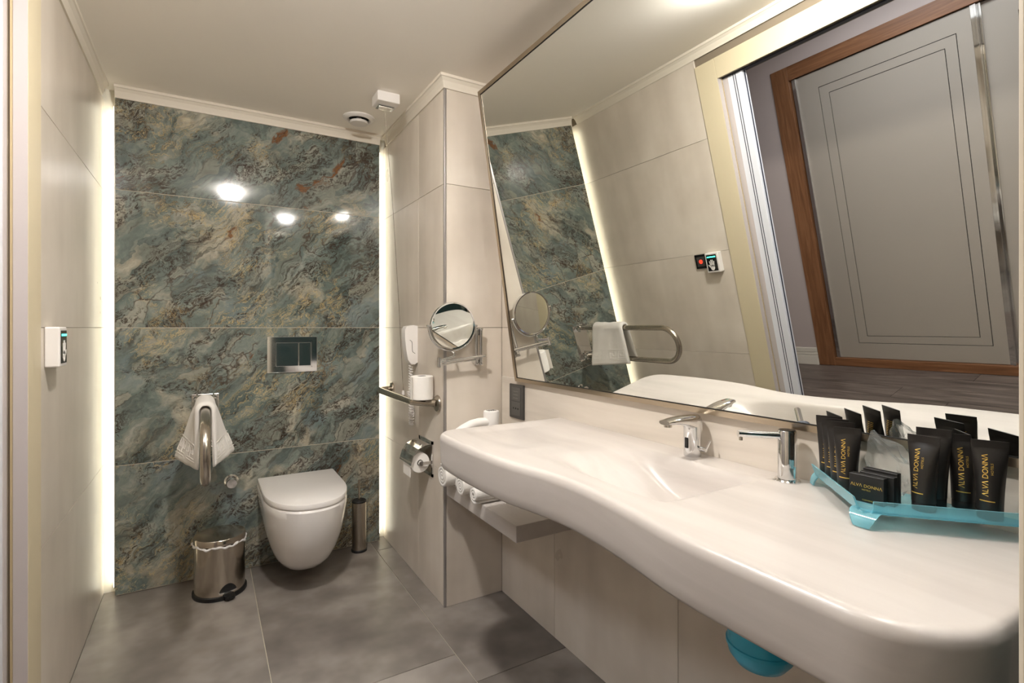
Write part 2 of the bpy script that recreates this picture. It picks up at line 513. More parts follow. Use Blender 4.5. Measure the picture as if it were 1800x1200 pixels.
# shower screen at the near end of the counter
ss = thing('shower_screen', 'beige post and dark glass of the shower screen at the counter end', 'screen', (0.8, 0.085, 0))
bm = NB(); box(bm, 0.500, 0.545, 0.03, 0.1358, 0.0005, ZC - 0.0005); obj('post', bm, M_POST, ss, bevel=0.003)
bm = NB(); box(bm, 0.545, XM - 0.001, 0.078, 0.088, 0.03, 2.10); obj('glass_pane', bm, M_DGLASS, ss)
bm = NB(); box(bm, 0.545, XM - 0.001, 0.070, 0.096, 2.10, 2.13); obj('top_rail', bm, M_STEEL, ss, bevel=0.002)
bm = NB(); box(bm, 0.545, XM - 0.001, 0.070, 0.096, 0.0005, 0.03); obj('bottom_rail', bm, M_STEEL, ss, bevel=0.002)

# cornices: cove profile along every wall
def cornice(n, p0, p1, out, label, m0=0, m1=0):
    """m0/m1: mitre at either end (how far the end runs on per metre of projection)"""
    p0, p1, out = Vector(p0), Vector(p1), Vector(out)
    d = (p1 - p0).normalized()
    prof = [(0, 0.052), (0.006, 0.052), (0.008, 0.042), (0.013, 0.024), (0.022, 0.013), (0.027, 0.011), (0.027, 0), (0, 0)]
    bm = NB()
    loft(bm, [[P + out * a + d * (a * m) + Vector((0, 0, ZC - b)) for a, b in prof] for P, m in ((p0, -m0), (p1, m1))])
    return tag(obj('trim_%d' % n, bm, M_CORN), label, 'trim', kind='structure')
cornice(1, (XL, YF, 0), (XL, YB - 0.01, 0), (1, 0, 0), 'cream cornice along the left wall')
cornice(2, (-0.342, YB, 0), (0.831, YB, 0), (0, -1, 0), 'cream cornice above the marble slabs')
cornice(3, (XC, YN, 0), (XC, YB - 0.01, 0), (-1, 0, 0), 'cream cornice along the pier side', 1, 0)
cornice(4, (XC, YN, 0), (XM, YN, 0), (0, -1, 0), 'cream cornice above the washbasin niche', 1, -1)
cornice(5, (XM, YF, 0), (XM, YN, 0), (-1, 0, 0), 'cream cornice above the mirror', 0, -1)
# metal corner bead of the pier
bm = NB(); box(bm, XC - 0.001, XC + 0.010, YN - 0.001, YN + 0.010, 0.001, 2.19)
tag(obj('trim_6', bm, mat('corner_bead', rgb(176, 172, 170), 0.3, 0.7), bevel=0.002), 'slim metal corner strip on the pier edge', 'trim', kind='structure')

# door casing, a trim of the wall (three boards on the room side and the lining of the reveal)
bm = NB(); box(bm, XL - 0.022, XL + 0.006, DY1, DY1 + CA, 0, DZ + 0.10)
cas = tag(obj('trim_7', bm, M_CASING, bevel=0.002), 'beige door casing around the doorway', 'trim', kind='structure')
bm = NB(); box(bm, XL - 0.022, XL + 0.006, DY0 - CA, DY0, 0, DZ + 0.10); obj('casing_board', bm, M_CASING, cas, bevel=0.002)
bm = NB(); box(bm, XL - 0.022, XL + 0.0065, DY0, DY1 - 0.001, DZ, DZ + 0.10); obj('casing_head', bm, M_CASING, cas, bevel=0.002)
bm = NB(); box(bm, XL - 0.022, XL + 0.0055, DY1 - 0.002, DY1, 0.0, DZ); obj('reveal_board', bm, M_REVEAL, cas)
bm = NB(); box(bm, XL - 0.027, XL - 0.0225, DY1 - 0.004, DY1 + 0.01, 0, DZ); obj('seal', bm, M_SEAL, cas)
bm = NB(); box(bm, XL - 0.12, XL - 0.09, DY1 - 0.02, DY1 + 0.01, 0, DZ); obj('lining', bm, M_LEAF, cas)
# sliding door leaf, almost wholly inside its pocket
bm = NB(); box(bm, XL - 0.072, XL - 0.034, 1.625, DY1 + 0.05, 0.012, DZ - 0.004)
d1 = tag(obj('door_1', bm, M_LEAF, bevel=0.003), 'edge of the pale sliding door pushed into its pocket', 'door', kind='structure')
bm = NB(); box(bm, XL - 0.056, XL - 0.050, 1.622, 1.64, 0.012, DZ - 0.004); obj('edge_seal', bm, M_DSEAL, d1)
for y in (1.660, 1.672):
    bm = NB(); box(bm, XL - 0.0345, XL - 0.0335, y, y + 0.004, 0.012, DZ - 0.004); obj('groove_line', bm, M_DSEAL, d1)
bm = NB(); box(bm, XL - 0.0345, XL - 0.0330, 1.705, DY1 + 0.01, 0.012, DZ - 0.004); obj('lock_plate', bm, M_REVEAL, d1)
bm = NB(); box(bm, XL - 0.08, XL - 0.03, DY0, DY1, DZ - 0.006, DZ + 0.004); obj('door_track', bm, M_DSEAL, d1)

# ---- corridor seen in the mirror
CX = -1.79
bm = NB(); box(bm, CX - 0.7, XL - 0.008, YF - 0.1, 4.0, -0.06, -0.008)
cf = tag(obj('floor_corridor', bm, M_PLANK), 'dark oak plank floor of the corridor seen in the mirror', 'floor', kind='structure')
xe = XL - 0.004
for i in range(8):
    bm = NB(); x1 = xe - i * 0.18; x0 = max(x1 - 0.18, CX - 0.02)
    for ya, yb in (((-0.98, 1.0 + 0.3 * (i % 3)), (1.0 + 0.3 * (i % 3), 3.98))):
        b2 = NB(); box(b2, x0 + 0.001, x1 - 0.001, ya + 0.001, yb - 0.001, -0.009, 0.0)
        c = Vector(((x0 + x1) / 2, (ya + yb) / 2, 0)); bmesh.ops.translate(b2, verts=b2.verts, vec=-c)
        o = obj('plank', b2, M_PLANK, None); o.parent = cf; o.location = c
    bm.free()
bm = NB(); box(bm, CX - 0.1, CX, 2.285, 4.0, 0, 2.5); box(bm, CX - 0.1, CX, YF - 0.1, 2.285, 2.222, 2.5)
tag(obj('wall_corridor', bm, M_CORRWALL), 'mauve grey corridor wall seen in the mirror', 'wall', kind='structure')
bm = NB(); box(bm, CX - 0.7, XL - 0.12, 4.0, 4.1, 0, 2.5); box(bm, CX - 0.7, XL - 0.12, YF - 0.2, YF - 0.1, 0, 2.5)
tag(obj('wall_corridor_end', bm, M_CORRWALL), 'corridor end walls', 'wall', kind='structure')
bm = NB(); box(bm, CX - 0.7, XL - 0.12, YF - 0.2, 4.1, 2.5, 2.58)
tag(obj('ceiling_corridor', bm, M_CEIL), 'corridor ceiling', 'ceiling', kind='structure')
bm = NB(); box(bm, XL - 0.125, XL - 0.12, YF - 0.2, DY0 - 0.02, 0, 2.5); box(bm, XL - 0.125, XL - 0.12, DY1 + 0.02, 4.0, 0, 2.5); box(bm, XL - 0.125, XL - 0.02, YF - 0.2, 4.0, ZC, 2.5)
tag(obj('wall_corridor_near', bm, M_CORRWALL), 'corridor side of the bathroom wall', 'wall', kind='structure')
bm = NB(); box(bm, CX, CX + 0.014, 2.290, 4.0, 0, 0.075)
bb = tag(obj('baseboard_corridor', bm, M_CORN, bevel=0.002), 'grey stepped baseboard beside the wardrobe', 'baseboard', kind='structure')
bm = NB(); box(bm, CX, CX + 0.010, 2.290, 4.0, 0.079, 0.098); obj('moulding', bm, M_CORN, bb, bevel=0.002)
bm = NB(); box(bm, CX, CX + 0.008, 2.290, 4.0, 0.102, 0.138); obj('moulding', bm, M_CORN, bb, bevel=0.002)

# wardrobe in the corridor
wd = thing('wardrobe', 'brown framed sliding wardrobe with grey grooved doors, seen in the mirror', 'wardrobe', (CX - 0.3, 1.1, 0))
bm = NB(); box(bm, CX - 0.60, CX - 0.58, -0.1, 2.29, 0.002, 2.22); obj('back_panel', bm, M_WOODV, wd)
bm = NB(); box(bm, CX - 0.6, CX + 0.012, 2.165, 2.286, 0.002, 2.22); obj('frame_upright', bm, M_WOODV, wd, bevel=0.002)
bm = NB(); box(bm, CX - 0.6, CX + 0.012, -0.12, 0.0, 0.002, 2.22); obj('frame_upright', bm, M_WOODV, wd, bevel=0.002)
bm = NB(); box(bm, CX - 0.6, CX + 0.010, 0.0, 2.165, 2.125, 2.22); obj('frame_rail', bm, M_WOODH, wd, bevel=0.002)
bm = NB(); box(bm, CX - 0.6, CX + 0.010, 0.0, 2.165, 0.002, 0.062); obj('frame_rail', bm, M_WOODH, wd, bevel=0.002)
def ward_door(y1, y0, xf):
    """sliding door: backing, three nested boards with grooves between them, two edge profiles"""
    bm = NB(); box(bm, xf - 0.020, xf - 0.006, y0 + 0.01, y1 - 0.01, 0.066, 2.120)
    d = obj('sliding_door', bm, M_VOID, wd)
    pw = 0.028
    rect = [(y0 + pw, y1 - pw, 0.066, 2.120), (y0 + 0.098, y1 - 0.17 + 0.0, 0.182, 2.010), (y0 + 0.155, y1 - 0.232, 0.236, 1.954)]
    gp = 0.002
    for k, (a, b, c, e) in enumerate(rect):
        bm = NB()
        if k < 2:
            a2, b2, c2, e2 = rect[k + 1]
            if k: a, b, c, e = a + gp, b - gp, c + gp, e - gp
            a2, b2, c2, e2 = a2 - gp, b2 + gp, c2 - gp, e2 + gp
            box(bm, xf - 0.006, xf, a, b, c, c2); box(bm, xf - 0.006, xf, a, b, e2, e)
            box(bm, xf - 0.006, xf, a, a2, c2, e2); box(bm, xf - 0.006, xf, b2, b, c2, e2)
        else:
            box(bm, xf - 0.006, xf, a + gp, b - gp, c + gp, e - gp)
        obj('door_board', bm, M_WARDROBE, d)
    for a, b in ((y0, y0 + pw), (y1 - pw, y1)):
        bm = NB(); box(bm, xf - 0.022, xf + 0.004, a + 0.012, b, 0.064, 2.122); box(bm, xf - 0.022, xf + 0.010, a, a + 0.012, 0.064, 2.122)
        obj('edge_profile', bm, M_CHROME, d, bevel=0.001)
ward_door(2.155, 1.134, CX - 0.010)
ward_door(1.150, 0.13, CX - 0.036)

# added unseen panel that lights the corridor in place of daylight
cl = thing('corridor_fill_panel', 'flat cool white panel, unseen, added to light the corridor', 'lamp', (-1.05, 1.2, 2.5))
bm = NB(); box(bm, -1.30, -0.80, 0.6, 1.8, 2.47, 2.5); obj('housing', bm, M_LAMP, cl, bevel=0.004)
bm = NB(); box(bm, -1.28, -0.82, 0.62, 1.78, 2.466, 2.471); obj('diffuser', bm, M_CORRL, cl)

# ------------------------------------------------------------------ lamps of the bathroom
for side, x, label in ((-1, -0.338, 'warm white LED strip in the recess left of the marble'), (1, 0.826, 'warm white LED strip in the recess right of the marble')):
    t = thing('led_strip', label, 'light', (x, 2.88, 0.02))
    bm = NB(); box(bm, x, x + side * 0.008, 2.862, 2.900, 0.03, 2.16); obj('profile', bm, M_STEEL, t)
    bm = NB(); box(bm, x + side * 0.008, x + side * 0.011, 2.866, 2.896, 0.035, 2.155); obj('diffuser', bm, M_LED, t)
for i, (x, y) in enumerate(DOWNLIGHTS):
    t = thing('ceiling_lamp', ('round opal ceiling lamp before the doorway', 'round opal ceiling lamp near the counter end')[i], 'lamp', (x, y, ZC), 'opal ceiling lamps')
    bm = NB(); lathe(bm, [(0.0, -0.010), (0.058, -0.010), (0.060, -0.008), (0.060, 0.0)], (x, y, ZC), n=40); obj('base_ring', bm, M_LAMP, t, smooth=True)
    bm = NB(); lathe(bm, [(0.052, -0.010), (0.055, -0.018), (0.053, -0.030), (0.043, -0.040), (0.024, -0.046), (0, -0.048)], (x, y, ZC), n=40); obj('opal_dome', bm, (M_DOWN, M_DOWN2)[i], t, smooth=True)

# ceiling exhaust valve
v = thing('air_valve', 'round white exhaust air valve on the ceiling', 'vent', (0.668, 2.652, ZC))
bm = NB(); lathe(bm, [(0.078, 0), (0.078, -0.004), (0.070, -0.012), (0.056, -0.014), (0.050, -0.010), (0.050, 0)], v.location, n=48); obj('ring', bm, M_PLASTIC, v, smooth=True)
bm = NB(); lathe(bm, [(0.0, -0.002), (0.050, -0.002)], v.location, n=48); obj('throat', bm, M_VOID, v)
bm = NB(); lathe(bm, [(0.012, -0.002), (0.012, -0.018), (0.044, -0.020), (0.046, -0.025), (0.042, -0.031), (0.0, -0.034)], v.location, n=48); obj('disc', bm, M_PLASTIC, v, smooth=True)
# emergency pull switch with its cord
v = thing('pull_switch', 'small white box on the ceiling with a thin pull cord', 'switch', (0.715, 2.34, ZC))
bm = NB(); box(bm, 0.660, 0.762, 2.290, 2.385, ZC - 0.045, ZC); obj('housing', bm, M_PLASTIC, v, bevel=0.004)
bm = NB(); box(bm, 0.672, 0.750, 2.330, 2.378, ZC - 0.053, ZC - 0.044); obj('window', bm, M_CHROME, v, bevel=0.003)
bm = NB(); box(bm, 0.684, 0.738, 2.338, 2.370, ZC - 0.0545, ZC - 0.0525); obj('lens', bm, M_LAMP, v)
bm = NB(); tube(bm, [(0.716, 2.372, ZC - 0.05), (0.775, 2.44, 1.78), (0.822, 2.49, 1.30), (0.853, 2.515, 0.86)], 0.0012, 6); obj('cord', bm, M_STEEL, v)
bm = NB(); lathe(bm, [(0, 0.012), (0.006, 0.010), (0.008, -0.01), (0, -0.014)], (0.853, 2.515, 0.855), n=12); obj('cord_knob', bm, M_PLASTIC, v, smooth=True)

# ------------------------------------------------------------------ washbasin counter
fy = np.array([1.60, 1.50, 1.408, 1.30, 1.206, 1.108, 1.027, 0.946, 0.85, 0.762, 0.686, 0.628, 0.568, 0.498, 0.425, 0.366, 0.32, 0.20])
fx = np.array([0.638, 0.631, 0.628, 0.629, 0.634, 0.646, 0.666, 0.681, 0.681, 0.674, 0.664, 0.654, 0.649, 0.650, 0.651, 0.653, 0.654, 0.656])
def front(y):
    o = np.argsort(fy); ya, xa = fy[o], fx[o]
    k = np.array([-0.05, -0.035, -0.02, 0, 0.02, 0.035, 0.05]); wt = np.array([1, 2, 3, 3.5, 3, 2, 1]); wt = wt / wt.sum()
    return sum(w * np.interp(y + d, ya, xa) for d, w in zip(k, wt))
CY0, CY1, RC, RL = 0.216, 1.577, 0.12, 0.075     # ends of the counter and its corner radii
def outline_x(y):
    """front edge x for every y, with the two rounded corners"""
    x = front(y)
    d = np.clip(RC - (y - CY0), 0, RC); x = x + (RC - np.sqrt(np.maximum(RC ** 2 - d ** 2, 0)))
    d = np.clip(RL - (CY1 - y), 0, RL); x = x + (RL - np.sqrt(np.maximum(RL ** 2 - d ** 2, 0)))
    return x
NU, NV = 190, 90
tt = np.linspace(0, 1, NU)
yy = CY0 + (CY1 - CY0) * (0.5 - 0.5 * np.cos(PI * tt)) * 0.55 + (CY1 - CY0) * tt * 0.45
sv = np.linspace(0, 1, NV); sv = 0.55 * sv + 0.45 * sv ** 2.2
xf = outline_x(yy)
XB = XPAN - 0.0005
Xg = xf[:, None] + (XB - xf)[:, None] * sv[None, :]
Yg = np.repeat(yy[:, None], NV, 1)
def sstep(a, lo, hi):
    t = np.clip((a - lo) / (hi - lo), 0, 1); return t * t * (3 - 2 * t)
# distance to the free edge for the soft rim
edge = [(x, y) for x, y in zip(xf, yy)]
edge = [(XB, CY0)] + [(a, CY0) for a in np.linspace(XB, xf[0], 30)[1:]] + edge + [(a, CY1) for a in np.linspace(xf[-1], XB, 30)[1:]]
E_ = np.array(edge); P_ = np.stack([Xg.ravel(), Yg.ravel()], 1)
dist = np.full(len(P_), 9.0)
for a, b in zip(E_[:-1], E_[1:]):
    ab = b - a; L2 = max((ab ** 2).sum(), 1e-12)
    t = np.clip(((P_ - a) @ ab) / L2, 0, 1)
    dist = np.minimum(dist, np.hypot(*(P_ - a - t[:, None] * ab).T))
dist = dist.reshape(Xg.shape)
RE = 0.016
dd = np.clip(dist, 0, RE)
Zg = ZT - RE + np.sqrt(np.maximum(RE ** 2 - (RE - dd) ** 2, 0))
# basin: ramp that falls from the left towards a steep right end
mx_ = sstep(Xg, 0.742, 0.815) * (1 - sstep(Xg, 0.990, 1.045))
my_ = sstep(Yg, 0.700, 0.750) * (1 - sstep(Yg, 0.84, 1.13))
Zg = Zg - 0.094 * mx_ * my_
Zg = Zg - 0.007 * sstep(Yg, 1.20, 1.30) * (1 - sstep(Yg, 1.49, 1.55)) * sstep(Xg, 0.68, 0.78) * (1 - sstep(Xg, 1.0, 1.10))
bm = NB()
V = [[bm.verts.new((Xg[i, j], Yg[i, j], Zg[i, j])) for j in range(NV)] for i in range(NU)]
for i in range(NU - 1):
    for j in range(NV - 1):
        bm.faces.new((V[i][j], V[i + 1][j], V[i + 1][j + 1], V[i][j + 1]))
per = [V[0][j] for j in range(NV - 1, 0, -1)] + [V[i][0] for i in range(NU)] + [V[-1][j] for j in range(1, NV)]
prev = per
ZBOT = 0.737
cen = Vector((0.9, 0.9, 0))
for z, inset in ((0.826, 0.0), (0.80, 0.001), (0.765, 0.003), (ZBOT + 0.008, 0.006), (ZBOT + 0.002, 0.009), (ZBOT, 0.016)):
    cur = []
    for k, vtx in enumerate(per):
        a = per[max(k - 1, 0)].co; b = per[min(k + 1, len(per) - 1)].co
        tng = Vector((b.x - a.x, b.y - a.y, 0)); nrm = Vector((tng.y, -tng.x, 0))
        nrm = nrm.normalized() if nrm.length > 1e-9 else Vector((0, 0, 0))
        c2 = vtx.co + nrm * inset; q1 = vtx.co - nrm * inset
        mid = Vector((0.95, 0.9, 0))
        pick = c2 if (c2.xy - mid.xy).length < (q1.xy - mid.xy).length else q1
        cur.append(bm.verts.new((min(pick.x, XB), pick.y, z)))
    for k in range(len(per) - 1):
        bm.faces.new((prev[k], prev[k + 1], cur[k + 1], cur[k]))
    prev = cur
bm.faces.new(prev)
ct = thing('washbasin_counter', 'long ivory wall-hung counter with a wavy front and moulded basin', 'washbasin', (0.9, 0.9, ZBOT))
co = obj('basin_top', bm, M_COUNTER, ct, smooth='all')

# splash panel
bm = NB(); box(bm, XPAN, XM, 0.1362, 2.004, 0.725, 0.966)
sp_ = tag(obj('splash_panel', bm, M_PANEL, bevel=0.003), 'ivory splash panel between the counter and the mirror', 'panel')

# tilted mirror
MB_, MT_ = Vector((1.115, 0, 0.972)), math.radians(8.5)
up = Vector((-math.sin(MT_), 0, math.cos(MT_))); nrm = Vector((-math.cos(MT_), 0, -math.sin(MT_)))
ML, MY0, MY1 = 1.150, 0.152, 1.846
def mpt(s, y, d): return MB_ + up * s + Vector((0, y, 0)) + nrm * d
mi = thing('wall_mirror', 'large wall mirror in a slim champagne frame, tilted forward', 'mirror', (MB_.x, 1.0, MB_.z))
def mbox(bm, s0, s1, y0, y1, d0, d1):
    loft(bm, [[mpt(s0, y0, d), mpt(s1, y0, d), mpt(s1, y1, d), mpt(s0, y1, d)] for d in (d0, d1)])
bm = NB(); mbox(bm, 0.0, ML, MY0, MY1, -0.004, 0.0); obj('glass', bm, M_MIRROR, mi)
FW = 0.015
bm = NB(); mbox(bm, -FW, 0.0, MY0 - FW, MY1 + FW, -0.024, 0.004); obj('frame_bar', bm, M_FRAME, mi, bevel=0.0015)
bm = NB(); mbox(bm, ML, ML + FW, MY0 - FW, MY1 + FW, -0.024, 0.004); obj('frame_bar', bm, M_FRAME, mi, bevel=0.0015)
bm = NB(); mbox(bm, 0.0, ML, MY1, MY1 + FW, -0.024, 0.004); obj('frame_bar', bm, M_FRAME, mi, bevel=0.0015)
bm = NB(); mbox(bm, 0.0, ML, MY0 - FW, MY0, -0.024, 0.004); obj('frame_bar', bm, M_FRAME, mi, bevel=0.0015)
for a in ((0, 0.0022, MY0, MY1), (ML - 0.0022, ML, MY0, MY1), (0.0022, ML - 0.0022, MY1 - 0.0022, MY1), (0.0022, ML - 0.0022, MY0, MY0 + 0.0022)):
    bm = NB(); mbox(bm, *a, -0.001, 0.0008); obj('edge_gasket', bm, M_BLACK, mi)
bm = NB(); mbox(bm, 0.0, ML, MY0, MY1, -0.022, -0.006); obj('backing', bm, M_DARKG, mi)
for y in (0.5, 1.5):
    bm = NB(); cyl(bm, mpt(ML - 0.12, y, -0.02), (XM, y, mpt(ML - 0.12, y, 0).z - 0.03), 0.008); obj('wall_bracket', bm, M_STEEL, mi)

# power outlet
ou = thing('power_outlet', 'dark grey double socket frame in the splash panel', 'socket', (XPAN, 1.862, 0.80))
bm = NB(); box(bm, XPAN - 0.009, XPAN, 1.808, 1.920, 0.800, 0.942); obj('frame', bm, M_DARKG, ou, bevel=0.002)
for z in (0.812, 0.874):
    bm = NB(); box(bm, XPAN - 0.011, XPAN - 0.008, 1.828, 1.900, z, z + 0.056); s_ = obj('module', bm, mat('socket_grey', rgb(78, 76, 73), 0.45), ou, bevel=0.001)
    if z < 0.85:
        for y in (1.846, 1.864, 1.882):
            bm = NB(); cyl(bm, (XPAN - 0.0116, y, z + 0.03), (XPAN - 0.010, y, z + 0.03), 0.004, n=12); obj('pin_hole', bm, M_VOID, s_)
    else:
        for k in range(3):
            bm = NB(); box(bm, XPAN - 0.0116, XPAN - 0.010, 1.846, 1.884, z + 0.010 + k * 0.014, z + 0.0115 + k * 0.014); obj('marking', bm, mat('grey_print', rgb(120, 118, 114), 0.5), s_)

# ------------------------------------------------------------------ taps
fc = thing('sensor_tap', 'chrome sensor tap with flat spout over the basin', 'tap', (1.092, 0.925, ZT))
x, y = 1.092, 0.925
bm = NB()
# body leans slightly, then sweeps into a flat spout towards the room
path = [(0, 0.0, 0.0215, 0.0215), (0, 0.004, 0.0225, 0.0225), (0.0, 0.03, 0.0225, 0.0225), (0.0, 0.06, 0.0228, 0.0225), (0.0, 0.094, 0.0228, 0.0225)]
rings = []
for dx, z, ra, rb in path:
    rings.append([(x + dx + ra * math.cos(2 * PI * k / 28), y + rb * math.sin(2 * PI * k / 28), ZT + z) for k in range(28)])
loft(bm, rings)
tb = obj('body', bm, M_CHROME, fc, smooth=True)
bm = NB()
rings = []
for s in np.linspace(0, 1, 16):
    cx_ = x + 0.0228 - 0.125 * s
    top = 0.110 - 0.010 * s ** 2 - 0.004 * (1 - s) ** 2
    th = 0.046 * (1 - s) ** 2.0 + 0.013
    hw = 0.0225 - 0.003 * s
    if cx_ > x: hw = min(hw, math.sqrt(max(0.0230 ** 2 - (cx_ - x) ** 2, 0)) + 0.002)
    if s > 0.93: hw *= 0.9; th *= 0.85
    ring = []
    for k in range(20):
        a = 2 * PI * k / 20; c_, s2 = math.cos(a), math.sin(a)
        sx = math.copysign(abs(c_) ** 0.6, c_); sz = math.copysign(abs(s2) ** 0.7, s2)
        ring.append((cx_, y + hw * sx, ZT + top - th / 2 + th / 2 * sz))
    rings.append(ring)
loft(bm, rings); obj('spout', bm, M_CHROME, fc, smooth=True)
bm = NB(); cyl(bm, (x - 0.090, y, ZT + 0.094), (x - 0.090, y, ZT + 0.083), 0.010); obj('aerator', bm, M_STEEL, fc)
bm = NB(); box(bm, x - 0.0245, x - 0.018, y - 0.006, y + 0.006, ZT + 0.022, ZT + 0.050); obj('sensor_eye', bm, M_GLASSBLK, fc, bevel=0.003, seg=3)
bm = NB(); cyl(bm, (x + 0.004, y - 0.018, ZT + 0.022), (x + 0.004, y - 0.040, ZT + 0.022), 0.006); tube(bm, [(x + 0.004, y - 0.036, ZT + 0.018), (x + 0.006, y - 0.042, ZT + 0.030), (x + 0.012, y - 0.046, ZT + 0.046)], 0.003, 10); obj('mixing_lever', bm, M_CHROME, fc, smooth=True)

sd = thing('soap_dispenser', 'tall cylindrical chrome soap dispenser with straight spout', 'dispenser', (1.090, 0.668, ZT))
x, y = 1.090, 0.668
bm = NB(); lathe(bm, [(0, 0), (0.026, 0), (0.0265, 0.002), (0.024, 0.005), (0, 0.005)], (x, y, ZT), n=40); obj('base_ring', bm, M_CHROME, sd, smooth=True)
bm = NB(); lathe(bm, [(0, 0.005), (0.019, 0.005), (0.019, 0.107), (0.0175, 0.110), (0, 0.110)], (x, y, ZT), n=40); obj('body', bm, M_CHROME, sd, smooth=True)
dv = Vector((-0.82, 0.57, 0.0)).normalized()
bm = NB(); p0 = Vector((x, y, ZT + 0.098)) + dv * 0.012; cyl(bm, p0, p0 + dv * 0.092 + Vector((0, 0, 0.003)), 0.0075, n=20); obj('spout', bm, M_CHROME, sd, smooth=True)
bm = NB(); p1 = p0 + dv * 0.086; cyl(bm, p1 + Vector((0, 0, -0.004)), p1 + Vector((0, 0, -0.011)), 0.004, n=12); obj('outlet', bm, M_STEEL, sd)
bm = NB(); lathe(bm, [(0.0, 0.1102), (0.016, 0.1102), (0.016, 0.1112), (0, 0.1114)], (x, y, ZT), n=40); obj('cap', bm, mat('tinted_chrome', rgb(120, 128, 140), 0.15, 1.0), sd, smooth=True)

# ------------------------------------------------------------------ shelf box under the counter, towels, hair dryer
bm = NB(); box(bm, 0.876, XM - 0.0005, 1.456, YN - 0.0005, 0.474, 0.530)
tag(obj('towel_shelf', bm, M_COUNTER, bevel=0.002), 'ivory box shelf under the left end of the counter', 'shelf')
def roll(name, label, c, r, length, ax, turns=3.2, start=0.6, group='rolled towels on the shelf'):
    """a terry towel rolled up: a thick spiral band drawn along its axis"""
    ax = Vector(ax).normalized(); u = Vector((0, 0, 1)); v_ = ax.cross(u)
    bm = NB(); n = int(turns * 26); pitch = r / (turns + 0.4)
    inner, outer = [], []
    for i in range(n + 1):
        a = start + 2 * PI * turns * i / n; rr = 0.004 + (r - 0.004 - pitch * 0.45) * i / n
        d = v_ * math.cos(a) + u * math.sin(a)
        inner.append(d * (rr - pitch * 0.40)); outer.append(d * (rr + pitch * 0.42))
    c = Vector(c); secs = []
    for t, sh in ((0, 0.86), (0.004, 0.97), (0.010, 1.0), (length - 0.01, 1.0), (length - 0.004, 0.97), (length, 0.86)):
        mid = [(a + b) / 2 for a, b in zip(inner, outer)]
        secs.append([c + ax * t + m + (a - m) * sh for a, m in zip(inner, mid)] + [c + ax * t + m + (b - m) * sh for b, m in zip(outer[::-1], mid[::-1])])
    R = loft(bm, secs, False, False)
    k = len(inner)
    for ring, flip in ((R[0], False), (R[-1], True)):
        for i in range(k - 1):
            q = [ring[i], ring[i + 1], ring[2 * k - 2 - i], ring[2 * k - 1 - i]]
            bm.faces.new(q if flip else q[::-1])
    return tag(obj(name, bm, M_TOWEL, smooth='all'), label, 'towel', group)
roll('rolled_towel', 'white rolled towel on the shelf nearest the pier', (0.822, 1.950, 0.582), 0.050, 0.28, (1, 0, 0))
roll('rolled_towel', 'white rolled towel in the middle of the shelf', (0.838, 1.812, 0.574), 0.042, 0.27, (1, 0, 0), start=2.2)
roll('rolled_towel', 'small white rolled towel at the near end of the shelf', (0.846, 1.712, 0.565), 0.033, 0.25, (1, 0, 0), turns=2.2, start=4.0)
# folded towel
def folded(name, label, x0, x1, y0, y1, z0, layers, th, group):
    t = thing(name, label, 'towel', ((x0 + x1) / 2, (y0 + y1) / 2, z0), group)
    for k in range(layers):
        bm = NB(); e = 0.003 * (k % 2)
        box(bm, x0 + e, x1 - e, y0 + e, y1, z0 + k * th, z0 + (k + 1) * th - 0.001)
        obj('fold', bm, M_TOWEL, t, smooth=True, bevel=th * 0.42, seg=3)
    return t
folded('folded_towel', 'thick folded white towel carrying the hair dryer', 0.88, 1.12, 1.878, 1.99, 0.634, 5, 0.0159, None)

hd = thing('hair_dryer', 'white hair dryer with curved handle lying behind the counter', 'hair dryer', (1.03, 1.925, 0.714))
x, y, z0 = 1.036, 1.925, 0.714
bm = NB(); lathe(bm, [(0, 0), (0.024, 0), (0.029, 0.012), (0.033, 0.06), (0.034, 0.108), (0.032, 0.116), (0.028, 0.118), (0, 0.118)], (x, y, z0), n=36); obj('body', bm, M_PLASTIC, hd, smooth=True)
for k in range(4):
    bm = NB(); box(bm, x - 0.018 + k * 0.010, x - 0.013 + k * 0.010, y - 0.014, y + 0.014, z0 + 0.1175, z0 + 0.119); obj('vent_slot', bm, M_DARKG, hd)
pts = [(x - 0.02, y - 0.004, z0 + 0.072), (x - 0.06, y - 0.008, z0 + 0.074), (x - 0.10, y - 0.014, z0 + 0.070), (x - 0.140, y - 0.02, z0 + 0.056), (x - 0.165, y - 0.024, z0 + 0.044)]
bm = NB(); tube(bm, fillet(pts, 0.05, 4), 0.019, 20, radii=None); obj('handle', bm, M_PLASTIC, hd, smooth=True)
# coiled cord
cp = []
p0 = Vector((x - 0.165, y - 0.024, z0 + 0.042)); p1 = Vector((0.846, 1.840, 0.742))
for i in range(161):
    s = i / 160; c = p0.lerp(p1, s) + Vector((0, 0, 0.004 * math.sin(PI * s)))
    cp.append(c + Vector((0.3, 0.6, 0)).normalized() * 0.009 * math.cos(2 * PI * 10 * s) + Vector((0, 0, 1)) * 0.009 * math.sin(2 * PI * 10 * s))
bm = NB(); tube(bm, cp, 0.0028, 8); obj('coiled_cord', bm, M_PLASTIC, hd, smooth='all')

